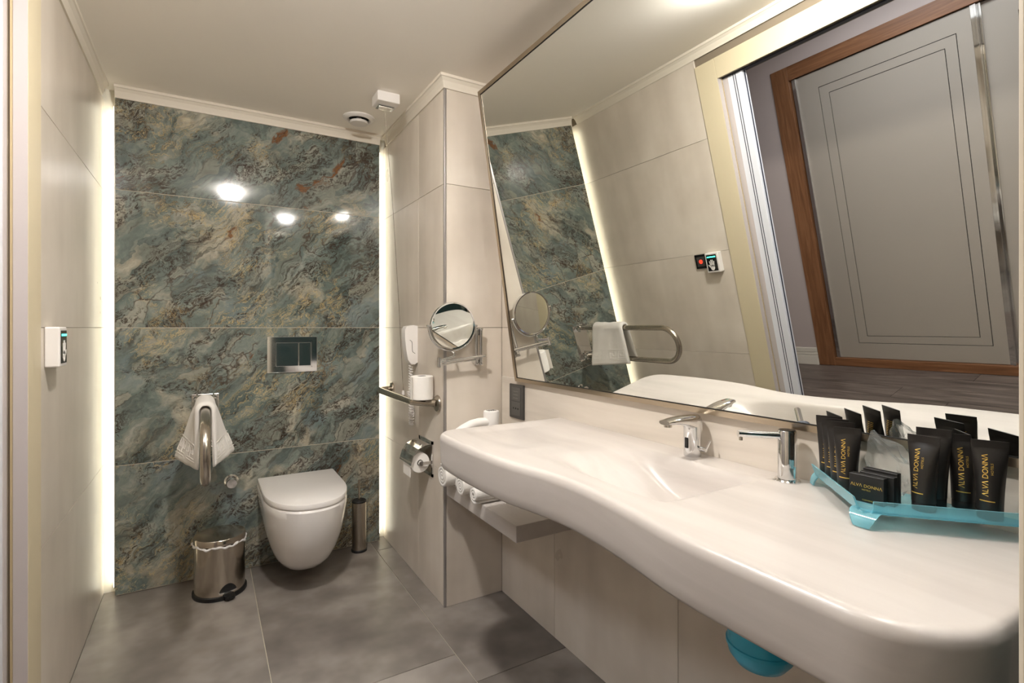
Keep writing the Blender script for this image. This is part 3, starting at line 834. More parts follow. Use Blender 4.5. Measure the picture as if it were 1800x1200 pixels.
# ------------------------------------------------------------------ tray and amenities
AP, LW, RW = Vector((0.945, 0.448, 0)), Vector((1.110, 0.618, 0)), Vector((1.112, 0.268, 0))
ZTR = 0.872
tr = thing('amenity_tray', 'triangular aqua acrylic tray with raised edges on three feet', 'tray', (1.05, 0.45, ZT))
bm = NB(); tri = [AP, RW, LW]
prism(bm, tri, (0, 0, ZTR), (0, 0, ZTR + 0.003)); obj('floor_plate', bm, M_AQUA, tr, bevel=0.001)
def side_band(a, b, nm):
    a, b = Vector(a), Vector(b)
    d = (b - a).normalized(); n_ = Vector((d.y, -d.x, 0))
    mid = Vector((1.06, 0.45, 0))
    if (mid - a).dot(n_) > 0: n_ = -n_
    a2, b2 = a + d * 0.012, b - d * 0.008
    bm = NB(); k = []
    for s, w0 in ((0, 0.0), (1, 0.0)):
        P = a2 if s == 0 else b2
        k.append([P + Vector((0, 0, ZTR)), P + n_ * 0.008 + Vector((0, 0, ZTR + 0.022)), P + n_ * 0.011 + Vector((0, 0, ZTR + 0.022)), P + n_ * 0.003 + Vector((0, 0, ZTR - 0.001))])
    loft(bm, k); obj(nm, bm, M_AQUA, tr, bevel=0.0006)
side_band(AP, LW, 'raised_edge'); side_band(AP, RW, 'raised_edge')
for P, dirv, w in ((AP, Vector((-1, 0, 0)), 0.038), (LW, Vector((-0.72, 0.69, 0)), 0.026), (RW, Vector((-0.72, -0.69, 0)), 0.026)):
    # curled corner tongue that carries the tray
    tng = Vector((-dirv.y, dirv.x, 0)); rings = []
    for i in range(9):
        s = i / 8; outp = P + dirv * (0.020 * math.sin(s * PI / 2) - 0.012); zz = ZTR + 0.002 - (ZTR - ZT) * (1 - math.cos(s * PI / 2))
        zz = max(zz, ZT + 0.0005)
        ww = w * (1 - 0.5 * s ** 2) * 0.62
        rings.append([outp + tng * ww + Vector((0, 0, zz)), outp - tng * ww + Vector((0, 0, zz)), outp - tng * ww + dirv * -0.003 + Vector((0, 0, zz)), outp + tng * ww + dirv * -0.003 + Vector((0, 0, zz))])
    bm = NB(); loft(bm, rings); obj('foot', bm, M_AQUA, tr, smooth=True)

def text_mesh(txt, size, spacing=1.0):
    cu = bpy.data.curves.new('print', 'FONT'); cu.body = txt; cu.size = size; cu.align_x = 'CENTER'; cu.align_y = 'CENTER'; cu.resolution_u = 3; cu.space_character = spacing
    o = bpy.data.objects.new('print', cu); COL.objects.link(o)
    dg = bpy.context.evaluated_depsgraph_get(); dg.update()
    me = bpy.data.meshes.new_from_object(o.evaluated_get(dg))
    bpy.data.objects.remove(o); bpy.data.curves.remove(cu)
    return me

TH = 0.124
def tube_ab(z):
    t = min(max((z - 0.016) / (0.112 - 0.016), 0), 1)
    s = t ** 2.3
    return 0.0168 + 0.0062 * t ** 1.4, 0.0168 * (1 - s) + 0.0011 * s
def make_tube():
    """standing squeeze tube in local coordinates, front face towards local -Y"""
    root = bpy.data.objects.new('toiletry_tube', None); COL.objects.link(root); root.empty_display_size = 0.02
    bm = NB(); rings = []
    for z in np.linspace(0.014, 0.112, 22):
        a, b = tube_ab(z); rings.append([(a * math.cos(2 * PI * k / 32), b * math.sin(2 * PI * k / 32), z) for k in range(32)])
    for z, a, b in ((0.1125, 0.0231, 0.0010), (TH, 0.0233, 0.0009)):
        rings.append([(a * math.copysign(abs(math.cos(2 * PI * k / 32)) ** 0.5, math.cos(2 * PI * k / 32)), b * math.sin(2 * PI * k / 32), z) for k in range(32)])
    loft(bm, rings); obj('body', bm, M_TUBE, None, smooth=True).parent = root
    bm = NB(); lathe(bm, [(0, 0), (0.0155, 0), (0.0162, 0.001), (0.0162, 0.0125), (0.0155, 0.0138), (0, 0.0138)], (0, 0, 0), n=32); obj('cap', bm, M_BLACK, None, smooth=True).parent = root
    def wrap(me, f):
        for v in me.vertices:
            px, pz = f(v.co); a, b = tube_ab(pz)
            yy_ = -b * math.sqrt(max(1 - (px / a) ** 2, 0.0)) - 0.00035
            v.co = (px, yy_, pz)
        me.materials.clear(); me.materials.append(M_GOLD)
        o = bpy.data.objects.new('gold_lettering', me); COL.objects.link(o); o.parent = root
        return o
    wrap(text_mesh('\u039bLV\u039b DONN\u039b', 0.0100, 1.0), lambda c: (-c.y - 0.0060, 0.070 + c.x))
    wrap(text_mesh('HOTELS', 0.0046, 1.15), lambda c: (-c.y + 0.0022, 0.080 + c.x))
    bm = NB()
    bmesh.ops.create_grid(bm, x_segments=10, y_segments=1, size=0.5)
    me = bpy.data.meshes.new('gold_line'); bm.to_mesh(me); bm.free()
    o = wrap(me, lambda c: (c.x * 0.018 - 0.004, 0.030 + c.y * 0.0016)); o.name = 'gold_line'
    bm = NB()
    for k in range(9):
        for q, w in ((-0.004, 0.0062), (0.0045, 0.0070)):
            zz = 0.066 + k * 0.0036; a, b = tube_ab(zz)
            vs = [bm.verts.new((xx, b * math.sqrt(max(1 - (xx / a) ** 2, 0)) + 0.00035, zz + dz)) for dz in (0, 0.0013) for xx in ((q - w / 2, q + w / 2) if dz == 0 else (q + w / 2, q - w / 2))]
            bm.faces.new(vs)
    obj('rear_print', bm, M_GOLD, None).parent = root
    return root
proto = make_tube()
def place_tube(o, x, y, face, label, s=1.0, lean=0.0):
    o.location = (x, y, ZTR + 0.0031); o.scale = (s, s, s)
    o.rotation_euler = (lean, 0, math.atan2(face[0], -face[1]))
    tag(o, label, 'tube', 'black toiletry tubes on the tray')
def copy_tree(o, parent=None):
    c = o.copy(); COL.objects.link(c)
    if parent is not None: c.parent = parent
    for ch in list(o.children): copy_tree(ch, c)
    return c
FL = (-0.905, -0.425)
LT = [(1.028, 0.514, FL, 'black tube with gold lettering, front one of the left row'),
      (1.0525, 0.538, FL, 'black tube just behind the front tube of the left row'),
      (1.077, 0.562, FL, 'black tube third from the front in the left row'),
      (1.1015, 0.586, FL, 'black tube at the wall end of the left row'),
      (1.036, 0.398, (-1, -0.02), 'black tube with gold lettering beside the cartons'),
      (1.080, 0.400, (-0.98, -0.25), 'tall black tube behind the lettered tube on the right'),
      (1.107, 0.368, (-0.85, -0.52), 'half hidden black tube left of the rightmost tube'),
      (1.083, 0.327, (-0.93, -0.36), 'rightmost black tube on the aqua tray')]
tubes = [proto] + [None] * 7
for i in range(1, 8): tubes[i] = copy_tree(proto)
for i, (x, y, f, lab) in enumerate(LT): place_tube(tubes[i], x, y, f, lab, 1.06 if i == 5 else (0.96 if i == 0 else 1.0))

# cartons
def carton(x, y0, w, h, d, rz, label, lettered):
    t = thing('soap_carton', label, 'carton', (x, y0, ZTR + 0.0031), 'black cartons on the tray', rz)
    bm = NB(); box(bm, 0, d, -w, 0, 0, h); bmesh.ops.translate(bm, verts=bm.verts, vec=(0, 0, 0))
    o = obj('body', bm, M_BOX, None, bevel=0.0007, seg=1); o.parent = t
    bm = NB(); box(bm, d * 0.5 - 0.0003, d * 0.5 + 0.0003, -w - 0.0002, 0.0002, 0.0, h + 0.0002); o2 = obj('flap_seam', bm, M_VOID, None); o2.parent = t
    if lettered:
        for txt, size, zc, yc in (('\u039bLV\u039b DONN\u039b', 0.0073, h * 0.60, -w * 0.5), ('HOTELS', 0.0036, h * 0.46, -w * 0.5), ('CLEANSING SOAP', 0.0030, h * 0.09, -w * 0.62)):
            me = text_mesh(txt, size, 1.05)
            for v in me.vertices: v.co = (-0.0003, yc - v.co.x, zc + v.co.y)
            me.materials.clear(); me.materials.append(M_GOLD)
            o = bpy.data.objects.new('gold_lettering', me); COL.objects.link(o); o.parent = t
    return t
carton(0.990, 0.4920, 0.054, 0.047, 0.015, 0.05, 'small black carton with gold lettering at the tray corner', True)
carton(1.007, 0.4830, 0.054, 0.049, 0.014, 0.0, 'plain black carton right behind the lettered one', False)
carton(1.023, 0.4850, 0.054, 0.053, 0.014, 0.0, 'rearmost and tallest black carton on the tray', False)

# crinkled clear bag
rs = np.random.RandomState(4)
bm = NB(); bmesh.ops.create_icosphere(bm, subdivisions=3, radius=1)
for v in bm.verts:
    n_ = v.co.copy(); k = 0
    for f, a in ((3.1, 0.16), (6.3, 0.10), (11.7, 0.06)):
        k += a * math.sin(f * n_.x + 2.1 * f) * math.cos(f * n_.y * 1.3 + f) + a * 0.7 * math.sin(f * n_.z * 1.7)
    q = n_ * (1 + k + rs.uniform(-0.10, 0.10))
    top = max(0, n_.z) ** 2
    v.co = Vector((q.x * 0.020 * (1 - 0.45 * top), q.y * 0.036 * (1 - 0.3 * top) + 0.030 * top, q.z * 0.036 + top * 0.040))
zmin = min(v.co.z for v in bm.verts)
bmesh.ops.translate(bm, verts=bm.verts, vec=Vector((1.070, 0.462, ZTR + 0.0035 - zmin)))
tag(obj('plastic_pouch', bm, M_WRAP), 'crinkled clear plastic pouch behind the black cartons', 'pouch')

# ------------------------------------------------------------------ waste trap under the counter
wt = thing('waste_trap', 'turquoise plastic trap cup hanging under the counter', 'pipe', (0.865, 0.585, 0.737))
bm = NB(); lathe(bm, [(0, 0), (0.02, 0.001), (0.042, 0.010), (0.054, 0.026), (0.057, 0.040), (0.0585, 0.041), (0.0585, 0.046), (0.056, 0.047), (0.056, 0.09), (0.03, 0.10), (0, 0.10)], (0.865, 0.580, 0.566), n=44); obj('cup', bm, M_CYAN, wt, smooth=True)
bm = NB(); cyl(bm, (0.865, 0.585, 0.645), (0.865, 0.585, 0.7375), 0.018); obj('pipe', bm, M_PLASTIC, wt, smooth=True)

# ------------------------------------------------------------------ make-up mirror
mm = thing('makeup_mirror', 'round chrome make-up mirror on a folding wall arm', 'mirror', (1.012, YN, 1.03))
bm = NB()
for xx in (1.000, 1.022):
    cyl(bm, (xx, 1.992, 1.030), (xx, 1.992, 1.172), 0.0075, n=16)
obj('post', bm, M_CHROME, mm, smooth=True)
for z in (1.040, 1.160):
    bm = NB(); cyl(bm, (1.012, YN, z), (1.012, 2.002, z), 0.020, 0.014, n=24); obj('wall_rosette', bm, M_CHROME, mm, smooth=True)
for z in (1.022, 1.172):
    bm = NB()
    for xx in (1.000, 1.022): lathe(bm, [(0, 0), (0.009, 0.002), (0.010, 0.006), (0.009, 0.010), (0, 0.012)], (xx, 1.992, z - 0.004), n=18)
    obj('end_knob', bm, M_CHROME, mm, smooth=True)
PV = Vector((0.828, 1.985, 1.038)); ST = Vector((0.890, 1.978, 1.062))
bm = NB(); tube(bm, [(1.036, 1.976, 1.060), tuple(PV)], 0.006, 12); obj('arm', bm, M_CHROME, mm, smooth=True)
bm = NB(); tube(bm, [(1.012, 1.990, 1.046), tuple(PV + Vector((0, 0, -0.012)))], 0.004, 12); obj('arm', bm, M_CHROME, mm, smooth=True)
bm = NB(); tube(bm, [tuple(PV + Vector((0, 0, 0.006))), tuple(ST)], 0.006, 12); obj('arm', bm, M_CHROME, mm, smooth=True)
bm = NB(); cyl(bm, PV + Vector((0, 0, -0.020)), PV + Vector((0, 0, 0.020)), 0.008, n=18); obj('hinge', bm, M_CHROME, mm, smooth=True)
MC = Vector((0.884, 1.982, 1.188)); mn = Vector((-0.03, -0.99, -0.10)).normalized()
mu = Vector((0, 0, 1)) - mn * mn.z; mu.normalize(); mr = mu.cross(mn)
bm = NB(); tube(bm, [ST, ST + Vector((0, 0, 0.012)), MC - mu * 0.106], 0.005, 12); obj('stem', bm, M_CHROME, mm, smooth=True)
bm = NB(); tube(bm, [MC + mr * (0.105 * math.cos(a)) + mu * (0.105 * math.sin(a)) for a in np.linspace(PI, 2 * PI, 36)], 0.0035, 10); obj('yoke', bm, M_CHROME, mm, smooth=True)
for s in (-1, 1):
    bm = NB(); cyl(bm, MC + mr * s * 0.097, MC + mr * s * 0.112, 0.005, n=14); obj('pivot_screw', bm, M_CHROME, mm, smooth=True)
bm = NB(); lathe(bm, [(0.0925, -0.007), (0.0975, -0.008), (0.0995, 0), (0.0975, 0.008), (0.0925, 0.007)], MC, mn, 56); ring = obj('rim', bm, M_CHROME, mm, smooth=True)
bm = NB(); lathe(bm, [(0, 0.006), (0.094, 0.006)], MC, mn, 56); obj('glass', bm, M_MIRROR, mm)
bm = NB(); lathe(bm, [(0, -0.006), (0.094, -0.006)], MC, mn, 56); obj('rear_glass', bm, M_MIRROR, mm)

# ------------------------------------------------------------------ telephone on the pier
ph = thing('wall_telephone', 'white slim wall telephone with coiled cord on the pier', 'telephone', (XC, 2.37, 1.0))
bm = NB()
prof = [(0.000, 0.010), (0.016, 0.0), (0.034, 0.004), (0.048, 0.024), (0.056, 0.070), (0.062, 0.120), (0.062, 0.165), (0.054, 0.180), (0.020, 0.186), (0.0, 0.182)]
loft(bm, [[(XC - 0.0005 - a, y, 1.006 + b) for a, b in prof] for y in (2.345, 2.395)])
obj('handset', bm, M_PLASTIC, ph, smooth=True, bevel=0.006, seg=3)
bm = NB(); tube(bm, fillet([(XC - 0.014, 2.3444, 1.058), (XC - 0.027, 2.3444, 1.066), (XC - 0.029, 2.3444, 1.115), (XC - 0.040, 2.3444, 1.122)], 0.02, 8), 0.0011, 8); obj('grip_line', bm, M_DARKG, ph)
bm = NB(); box(bm, XC - 0.012, XC - 0.0003, 2.350, 2.408, 1.01, 1.185); obj('cradle', bm, M_DARKG, ph, bevel=0.003)
cp = []
for i in range(441):
    s = i / 440
    if s < 0.5: c = Vector((XC - 0.026, 2.37, 1.006 - 0.275 * (s / 0.5)))
    else:
        a = (s - 0.5) / 0.5; c = Vector((XC - 0.026 + 0.012 * math.sin(a * PI), 2.37 + 0.03 * a, 0.731 - 0.014 * math.sin(min(a * 4, 1) * PI) + 0.16 * max(0, a - 0.1)))
    cp.append(c + Vector((math.cos(2 * PI * 44 * s), math.sin(2 * PI * 44 * s), 0)) * 0.009)
bm = NB(); tube(bm, cp, 0.0026, 6); obj('coiled_cord', bm, M_PLASTIC, ph, smooth='all')

# ------------------------------------------------------------------ grab rail on the pier, spare paper roll
gr = thing('grab_rail', 'short brushed steel grab rail on the pier', 'grab rail', (XC, 2.4, 0.855))
pts = fillet([(XC - 0.006, 2.735, 0.852), (0.787, 2.715, 0.852), (0.787, 2.20, 0.852), (XC - 0.006, 2.095, 0.852)], 0.045, 8)
bm = NB(); tube(bm, pts, 0.0155, 20); obj('bar', bm, M_STEEL, gr, smooth=True)
for y in (2.735, 2.095):
    bm = NB(); lathe(bm, [(0, 0), (0.036, 0), (0.037, 0.004), (0.033, 0.010), (0.018, 0.013), (0, 0.013)], (XC, y, 0.852), (-1, 0, 0), 36); obj('flange', bm, M_STEEL, gr, smooth=True)
pr = thing('paper_roll', 'white spare toilet paper roll standing on the grab rail', 'toilet paper', (0.813, 2.15, 0.868))
bm = NB(); lathe(bm, [(0.020, 0.0), (0.046, 0.0), (0.049, 0.003), (0.050, 0.05), (0.049, 0.099), (0.046, 0.102), (0.020, 0.102), (0.020, 0.0)], pr.location, n=48); obj('paper', bm, M_PAPER, pr, smooth=True)
bm = NB(); lathe(bm, [(0.0198, 0.001), (0.0198, 0.101), (0.0185, 0.101), (0.0185, 0.001), (0.0198, 0.001)], pr.location, n=32); obj('core', bm, M_CORE, pr, smooth=True)
bm = NB(); loft(bm, [[(pr.location.x - 0.0485 + a, 2.15 - 0.012 - b, 0.870 + z) for z in (0.0, 0.098)] for a, b in ((0.0, 0.0), (-0.002, 0.012), (-0.008, 0.022))] , False, False, closed=False)
obj('loose_sheet', bm, M_PAPER, pr)

# recessed paper holder
th_ = thing('paper_holder', 'chrome recessed toilet paper holder with flap on the pier', 'paper holder', (XC, 2.23, 0.52))
bm = NB()
y0, y1, z0, z1 = 2.148, 2.316, 0.520, 0.678
box(bm, XC - 0.006, XC - 0.0005, y0, y1, z1 - 0.014, z1); box(bm, XC - 0.006, XC - 0.0005, y0, y1, z0, z0 + 0.014)
box(bm, XC - 0.006, XC - 0.0005, y0, y0 + 0.014, z0, z1); box(bm, XC - 0.006, XC - 0.0005, y1 - 0.014, y1, z0, z1)
obj('frame', bm, M_CHROME, th_)
bm = NB(); box(bm, XC - 0.0025, XC - 0.0004, y0 + 0.013, y1 - 0.013, z0 + 0.013, z1 - 0.013); obj('recess', bm, M_STEEL, th_)
bm = NB(); sec = [(XC - 0.006, 0.668), (XC - 0.036, 0.664), (XC - 0.068, 0.650), (XC - 0.090, 0.622), (XC - 0.102, 0.582)]
ou_ = [[(a, y, b) for a, b in sec] + [(a + 0.002, y, b - 0.002) for a, b in sec[::-1]] for y in (2.158, 2.308)]
loft(bm, ou_); obj('flap', bm, M_CHROME, th_)
bm = NB(); cyl(bm, (XC - 0.051, 2.160, 0.584), (XC - 0.051, 2.306, 0.584), 0.011); box(bm, XC - 0.054, XC - 0.002, 2.158, 2.162, 0.577, 0.591); obj('spindle', bm, M_CHROME, th_)
rp = thing('paper_roll', 'toilet paper roll half covered by the chrome flap', 'toilet paper', (XC - 0.034, 2.23, 0.55))
bm = NB(); lathe(bm, [(0.014, 0), (0.042, 0), (0.044, 0.002), (0.044, 0.096), (0.042, 0.098), (0.014, 0.098), (0.014, 0)], (XC - 0.051, 2.178, 0.584), (0, 1, 0), 40); obj('paper', bm, M_PAPER, rp, smooth=True)
bm = NB(); box(bm, XC - 0.0955, XC - 0.0940, 2.180, 2.274, 0.525, 0.584); obj('loose_sheet', bm, M_PAPER, rp)

# ------------------------------------------------------------------ folding support rail with towel
fr = thing('support_rail', 'folding brushed steel support rail left of the toilet', 'grab rail', (0, YB, 0.62))
bm = NB(); box(bm, -0.056, 0.056, YB - 0.006, YB - 0.0005, 0.618, 0.868); obj('wall_plate', bm, M_CHROME, fr, bevel=0.002)
R_ = 0.100; ZU, ZL = 0.848, 0.648; YT = 1.995
pts = [(0, 2.815, ZU), (0, YT + R_, ZU)] + [tuple(p) for p in arc((0, YT + R_, (ZU + ZL) / 2), R_, PI / 2, 3 * PI / 2, 20, (0, 1, 0), (0, 0, 1))][1:] + [(0, 2.815, ZL)]
bm = NB(); tube(bm, pts, 0.0158, 20); obj('tube', bm, M_STEEL, fr, smooth=True)
for z in (ZU, ZL):
    bm = NB(); cyl(bm, (-0.042, 2.812, z), (0.042, 2.812, z), 0.010, n=16); box(bm, -0.036, -0.030, 2.790, YB - 0.005, z - 0.02, z + 0.02); box(bm, 0.030, 0.036, 2.790, YB - 0.005, z - 0.02, z + 0.02); obj('hinge', bm, M_CHROME, fr)
for x in (-0.046, 0.046):
    for z in (0.632, 0.854):
        bm = NB(); lathe(bm, [(0, 0), (0.006, 0), (0.005, 0.004), (0, 0.005)], (x, YB - 0.006, z), (0, -1, 0), 12); obj('screw', bm, M_CHROME, fr)

tw = thing('hand_towel', 'white towel with key border draped over the support rail', 'towel', (0, 2.53, 0.62))
Y0, Y1 = 2.39, 2.665
def tow(s, off, v_=0.5):
    """cross-section of the draped towel: s from -1 (left hem) to 1 (right hem); it flares out towards the wall"""
    fl = 0.02 + 1.05 * v_
    a = abs(s); sg = 1 if s >= 0 else -1
    if a < 0.14:
        an = a / 0.14 * PI / 2
        return Vector((sg * (0.0185 + off) * math.sin(an), 0, ZU + (0.0185 + off) * math.cos(an)))
    t = (a - 0.14) / 0.86
    return Vector((sg * (0.0185 + 0.079 * fl * t ** 0.95 + off * 0.95), 0, ZU - 0.224 * t + 0.004 * math.sin(t * 9)))
NS = 60; rings = []
for j in range(25):
    v_ = j / 24; yv = Y0 + (Y1 - Y0) * v_
    e = min(v_, 1 - v_) * (Y1 - Y0); rnd = min(1, (e + 0.0015) / 0.008) ** 0.5
    th2 = 0.013 * rnd
    o_, i_ = [], []
    for i in range(NS + 1):
        s = -1 + 2 * i / NS
        wob = 0.0015 * math.sin(v_ * 9 + s * 3) + 0.0012 * math.sin(v_ * 21 - s * 5)
        he = min(1, (1 - abs(s)) / 0.05 + 0.25) ** 0.5
        sh = Vector((0, -0.030 * max(0, abs(s) - 0.2) * (1 if s < 0 else 0.3), 0))
        a, b = tow(s, 0.0055 + th2 * he + wob, v_), tow(s, 0.0055 - th2 * he * 0.35 + wob, v_)
        o_.append(a + sh + Vector((0, yv, 0))); i_.append(b + sh + Vector((0, yv, 0)))
    rings.append(o_ + i_[::-1])
bm = NB(); loft(bm, rings); obj('cloth', bm, M_TOWEL, tw, smooth='all')
# woven border lines and key pattern, raised
def on_towel(s, v_):
    return tow(s, 0.0055 + 0.0132, v_) + Vector((0, Y0 + (Y1 - Y0) * v_ - 0.030 * max(0, abs(s) - 0.2) * (1 if s < 0 else 0.3), 0))
for sg in (-1, 1):
    bm = NB()
    for s in (0.62, 0.90): tube(bm, [on_towel(sg * s, v_) for v_ in np.linspace(0.02, 0.98, 20)], 0.0016, 6)
    for k in range(4):
        a = 0.06 + k * 0.235
        loop = [(0.86, a), (0.86, a + 0.18), (0.66, a + 0.18), (0.66, a + 0.03), (0.79, a + 0.03), (0.79, a + 0.12), (0.73, a + 0.12)]
        tube(bm, [on_towel(sg * s, v_) for s, v_ in loop], 0.0016, 6)
    obj('woven_border', bm, M_TOWEL, tw)

# angle valve
av = thing('angle_valve', 'small chrome angle valve on the marble beside the toilet', 'valve', (0.100, YB, 0.435))
bm = NB(); lathe(bm, [(0, 0), (0.030, 0), (0.031, 0.003), (0.024, 0.010), (0, 0.010)], (0.108, YB - 0.0003, 0.442), (0, -1, 0), 32); obj('rosette', bm, M_CHROME, av, smooth=True)
bm = NB(); lathe(bm, [(0, 0.009), (0.014, 0.009), (0.014, 0.026), (0.021, 0.028), (0.0235, 0.034), (0.0235, 0.058), (0.021, 0.062), (0, 0.063)], (0.108, YB, 0.442), (0, -1, 0), 32); obj('knob', bm, M_CHROME, av, smooth=True)

# flush plate
fp = thing('flush_plate', 'chrome dual flush plate on the marble above the toilet', 'flush plate', (0.382, YB, 0.95))
bm = NB(); box(bm, 0.264, 0.500, YB - 0.009, YB - 0.0004, 0.954, 1.134); obj('plate', bm, M_CHROME, fp, bevel=0.0015)
for x0, x1 in ((0.303, 0.408), (0.411, 0.468)):
    bm = NB(); vs = box(bm, x0, x1, YB - 0.016, YB - 0.0085, 0.986, 1.104)
    for v in vs:
        if v.co.y < YB - 0.012: v.co.y += 0.004 * (v.co.z - 0.986) / 0.118
    obj('button', bm, M_CHROME, fp, bevel=0.001)
bm = NB()
for a in ((0.296, 0.475, 1.108, 1.111), (0.296, 0.475, 0.979, 0.982)): box(bm, a[0], a[1], YB - 0.0125, YB - 0.008, a[2], a[3])
for a in ((0.296, 0.299), (0.472, 0.475)): box(bm, a[0], a[1], YB - 0.0125, YB - 0.008, 0.979, 1.111)
obj('surround', bm, M_CHROME, fp)

# ------------------------------------------------------------------ toilet
tl = thing('toilet', 'white wall-hung toilet with closed flat lid', 'toilet', (0.398, YB, 0.09))
TX = 0.398
def dshape(w, L, yb, n=2.7, N=56, z=0.0):
    """plan of a wall-hung bowl: straight sides, elliptic front"""
    st = L * 0.46; out = []
    for k in range(9): out.append((TX + w, yb - st * k / 8, z))
    for i in range(1, N):
        a = PI * i / N; c, s_ = math.cos(a), math.sin(a)
        out.append((TX + w * math.copysign(abs(c) ** (2 / 2.35), c), yb - st - (L - st) * abs(s_) ** (2 / 2.15), z))
    for k in range(8, -1, -1): out.append((TX - w, yb - st * k / 8, z))
    return out
rings = []
for z, w, L, n in ((0.074, 0.066, 0.28, 0), (0.080, 0.088, 0.330, 0), (0.098, 0.108, 0.374, 0), (0.140, 0.130, 0.436, 0), (0.195, 0.148, 0.482, 0), (0.260, 0.163, 0.520, 0), (0.325, 0.173, 0.544, 0), (0.378, 0.179, 0.556, 0), (0.408, 0.180, 0.560, 0), (0.415, 0.176, 0.555, 0)):
    rings.append(dshape(w, L, YB - 0.0006, n, 56, z))
bm = NB(); loft(bm, rings); obj('bowl', bm, M_WHITE, tl, smooth=True)
bm = NB(); loft(bm, [dshape(0.172, 0.506, YB - 0.045, 0, 56, z) for z in (0.4145, 0.421)]); obj('seat', bm, M_PLASTIC, tl, smooth=True)
bm = NB(); loft(bm, [dshape(w, L, YB - 0.032, 0, 56, z) for z, w, L in ((0.4215, 0.175, 0.521), (0.423, 0.178, 0.525), (0.437, 0.179, 0.526), (0.442, 0.177, 0.524), (0.444, 0.172, 0.519))]); obj('lid', bm, M_WHITE, tl, smooth=True)
bm = NB(); cyl(bm, (TX - 0.10, YB - 0.018, 0.422), (TX + 0.10, YB - 0.018, 0.422), 0.009, n=16); obj('hinge', bm, M_CHROME, tl, smooth=True)

# ------------------------------------------------------------------ pedal bin
bn = thing('pedal_bin', 'round bright steel pedal bin with white liner frill', 'bin', (0.056, 2.672, 0))
c = (0.056, 2.672, 0)
bm = NB(); lathe(bm, [(0, 0.0), (0.106, 0.0), (0.108, 0.004), (0.108, 0.016), (0.102, 0.019), (0, 0.019)], c, n=56); obj('base', bm, M_BLACK, bn, smooth=True)
bm = NB(); lathe(bm, [(0.101, 0.018), (0.101, 0.228), (0.099, 0.228), (0.099, 0.02)], c, n=56); obj('shell', bm, M_BIN, bn, smooth=True)
bm = NB(); lathe(bm, [(0.1015, 0.232), (0.1035, 0.233), (0.1035, 0.256), (0.101, 0.259), (0.06, 0.262), (0, 0.263)], c, n=56); obj('lid', bm, M_BIN, bn, smooth=True)
bm = NB(); pts = []
for i in range(160):
    a = 2 * PI * i / 160; rr = 0.1030 + 0.0022 * math.sin(a * 11) + 0.0015 * math.sin(a * 27 + 1); zz = 0.228 + 0.003 * math.sin(a * 7 + 1) + 0.002 * math.sin(a * 19)
    pts.append((c[0] + rr * math.cos(a), c[1] + rr * math.sin(a), zz))
tube(bm, pts, 0.004, 8, closed=True, radii=[0.0035 + 0.002 * abs(math.sin(i * 0.31)) for i in range(160)]); obj('liner', bm, M_LINER, bn, smooth='all')
fd = Vector((0.30, -0.954, 0)).normalized(); fs = Vector((-fd.y, fd.x, 0))
bm = NB(); an = [fd * math.cos(t) + fs * math.sin(t) for t in np.linspace(-0.36, 0.36, 13)]
lo = [Vector(c) + q * 0.1016 + Vector((0, 0, 0.034)) for q in an]; hi = [Vector(c) + q * 0.1016 + Vector((0, 0, 0.034 + 0.032 * math.cos((i - 6) / 6 * PI / 2) ** 0.7)) for i, q in enumerate(an)]
for i in range(12):
    q = [bm.verts.new(p) for p in (lo[i], lo[i + 1], hi[i + 1], hi[i])]; bm.faces.new(q)
bmesh.ops.remove_doubles(bm, verts=bm.verts, dist=1e-5)
obj('pedal_slot', bm, M_VOID, bn)
bm = NB(); loft(bm, [[Vector(c) + q * r + Vector((0, 0, z)) for r, z in ((0.098, 0.030), (0.106, 0.028), (0.106, 0.034), (0.098, 0.036))] for q in an]); obj('slot_lip', bm, M_CHROME, bn)
bm = NB(); pc = Vector(c) + fd * 0.10
loft(bm, [[pc + fs * a + fd * b + Vector((0, 0, z)) for a, b in ((-0.022, 0), (0.022, 0), (0.020, 0.026), (0.012, 0.034), (-0.012, 0.034), (-0.020, 0.026))] for z in (0.010, 0.022)]); obj('pedal', bm, M_BLACK, bn, bevel=0.003)

# toilet brush
tb_ = thing('toilet_brush', 'slim steel toilet brush holder at the right of the toilet', 'toilet brush', (0.702, 2.782, 0))
c = tuple(tb_.location)
bm = NB(); lathe(bm, [(0, 0), (0.040, 0), (0.041, 0.003), (0.041, 0.010), (0.038, 0.013), (0, 0.013)], c, n=40); obj('foot_ring', bm, M_BLACK, tb_, smooth=True)
bm = NB(); lathe(bm, [(0.037, 0.012), (0.037, 0.262), (0, 0.262)], c, n=40); obj('holder', bm, M_STEEL, tb_, smooth=True)
bm = NB(); lathe(bm, [(0.038, 0.258), (0.038, 0.264), (0.034, 0.268), (0, 0.268)], c, n=40); obj('lid', bm, M_BLACK, tb_, smooth=True)
bm = NB(); cyl(bm, (c[0], c[1], 0.266), (c[0], c[1], 0.374), 0.0055, n=16); obj('handle', bm, M_STEEL, tb_, smooth=True)

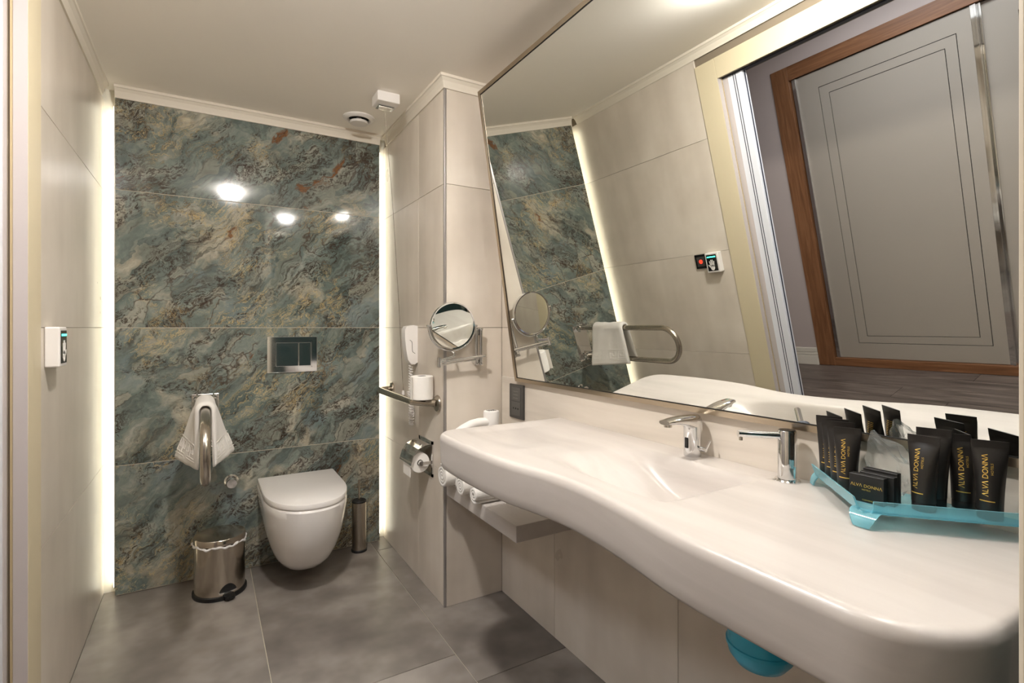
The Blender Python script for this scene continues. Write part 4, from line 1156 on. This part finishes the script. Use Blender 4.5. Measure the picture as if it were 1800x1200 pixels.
# ------------------------------------------------------------------ hand sensor and switch on the left wall
hs = thing('hand_sensor', 'white no-touch door sensor with hand symbol beside the doorway', 'switch', (XL, 1.957, 1.068))
bm = NB(); box(bm, XL + 0.0003, XL + 0.034, 1.912, 2.000, 1.068, 1.182); obj('housing', bm, M_PLASTIC, hs, bevel=0.004)
bm = NB(); box(bm, XL + 0.033, XL + 0.0352, 1.924, 1.991, 1.078, 1.172); face = obj('black_face', bm, M_GLASSBLK, hs, bevel=0.0008)
bm = NB(); box(bm, XL + 0.0350, XL + 0.0360, 1.930, 1.985, 1.156, 1.162); obj('green_bar', bm, M_GREEN, face)
# hand symbol: palm, four fingers and a thumb
bm = NB(); hx = XL + 0.0354
def fing(y0, z0, y1, z1, w):
    d = Vector((0, y1 - y0, z1 - z0)).normalized(); n_ = Vector((0, -d.z, d.y)) * w
    a, b = Vector((hx, y0, z0)), Vector((hx, y1, z1))
    poly = [a - n_, b - n_, b + d * w * 0.9 - n_ * 0.4, b + d * w * 0.9 + n_ * 0.4, b + n_, a + n_]
    prism(bm, poly, (0, 0, 0), (0.0005, 0, 0))
prism(bm, [(hx, 1.9575 + 0.014 * math.cos(a), 1.098 + 0.016 * math.sin(a)) for a in np.linspace(0, 2 * PI, 20, endpoint=False)], (0, 0, 0), (0.0005, 0, 0))
for y0, y1, z1 in ((1.967, 1.973, 1.134), (1.961, 1.963, 1.141), (1.954, 1.9535, 1.141), (1.948, 1.9445, 1.133)): fing(y0, 1.104, y1, z1, 0.0029)
fing(1.968, 1.096, 1.981, 1.113, 0.0032)
obj('hand_symbol', bm, M_PAPER, face)
bs = thing('call_switch', 'flat black wall switch with red lamp next to the hand sensor', 'switch', (XL, 2.05, 1.10))
bm = NB(); box(bm, XL + 0.0003, XL + 0.009, 2.008, 2.092, 1.094, 1.178); obj('frame', bm, M_GLASSBLK, bs, bevel=0.002)
bm = NB(); box(bm, XL + 0.0085, XL + 0.012, 2.022, 2.078, 1.108, 1.164); rk = obj('rocker', bm, M_DARKG, bs, bevel=0.002)
bm = NB(); cyl(bm, (XL + 0.0118, 2.05, 1.136), (XL + 0.0135, 2.05, 1.136), 0.012, n=20); obj('red_lamp', bm, M_RED, rk)
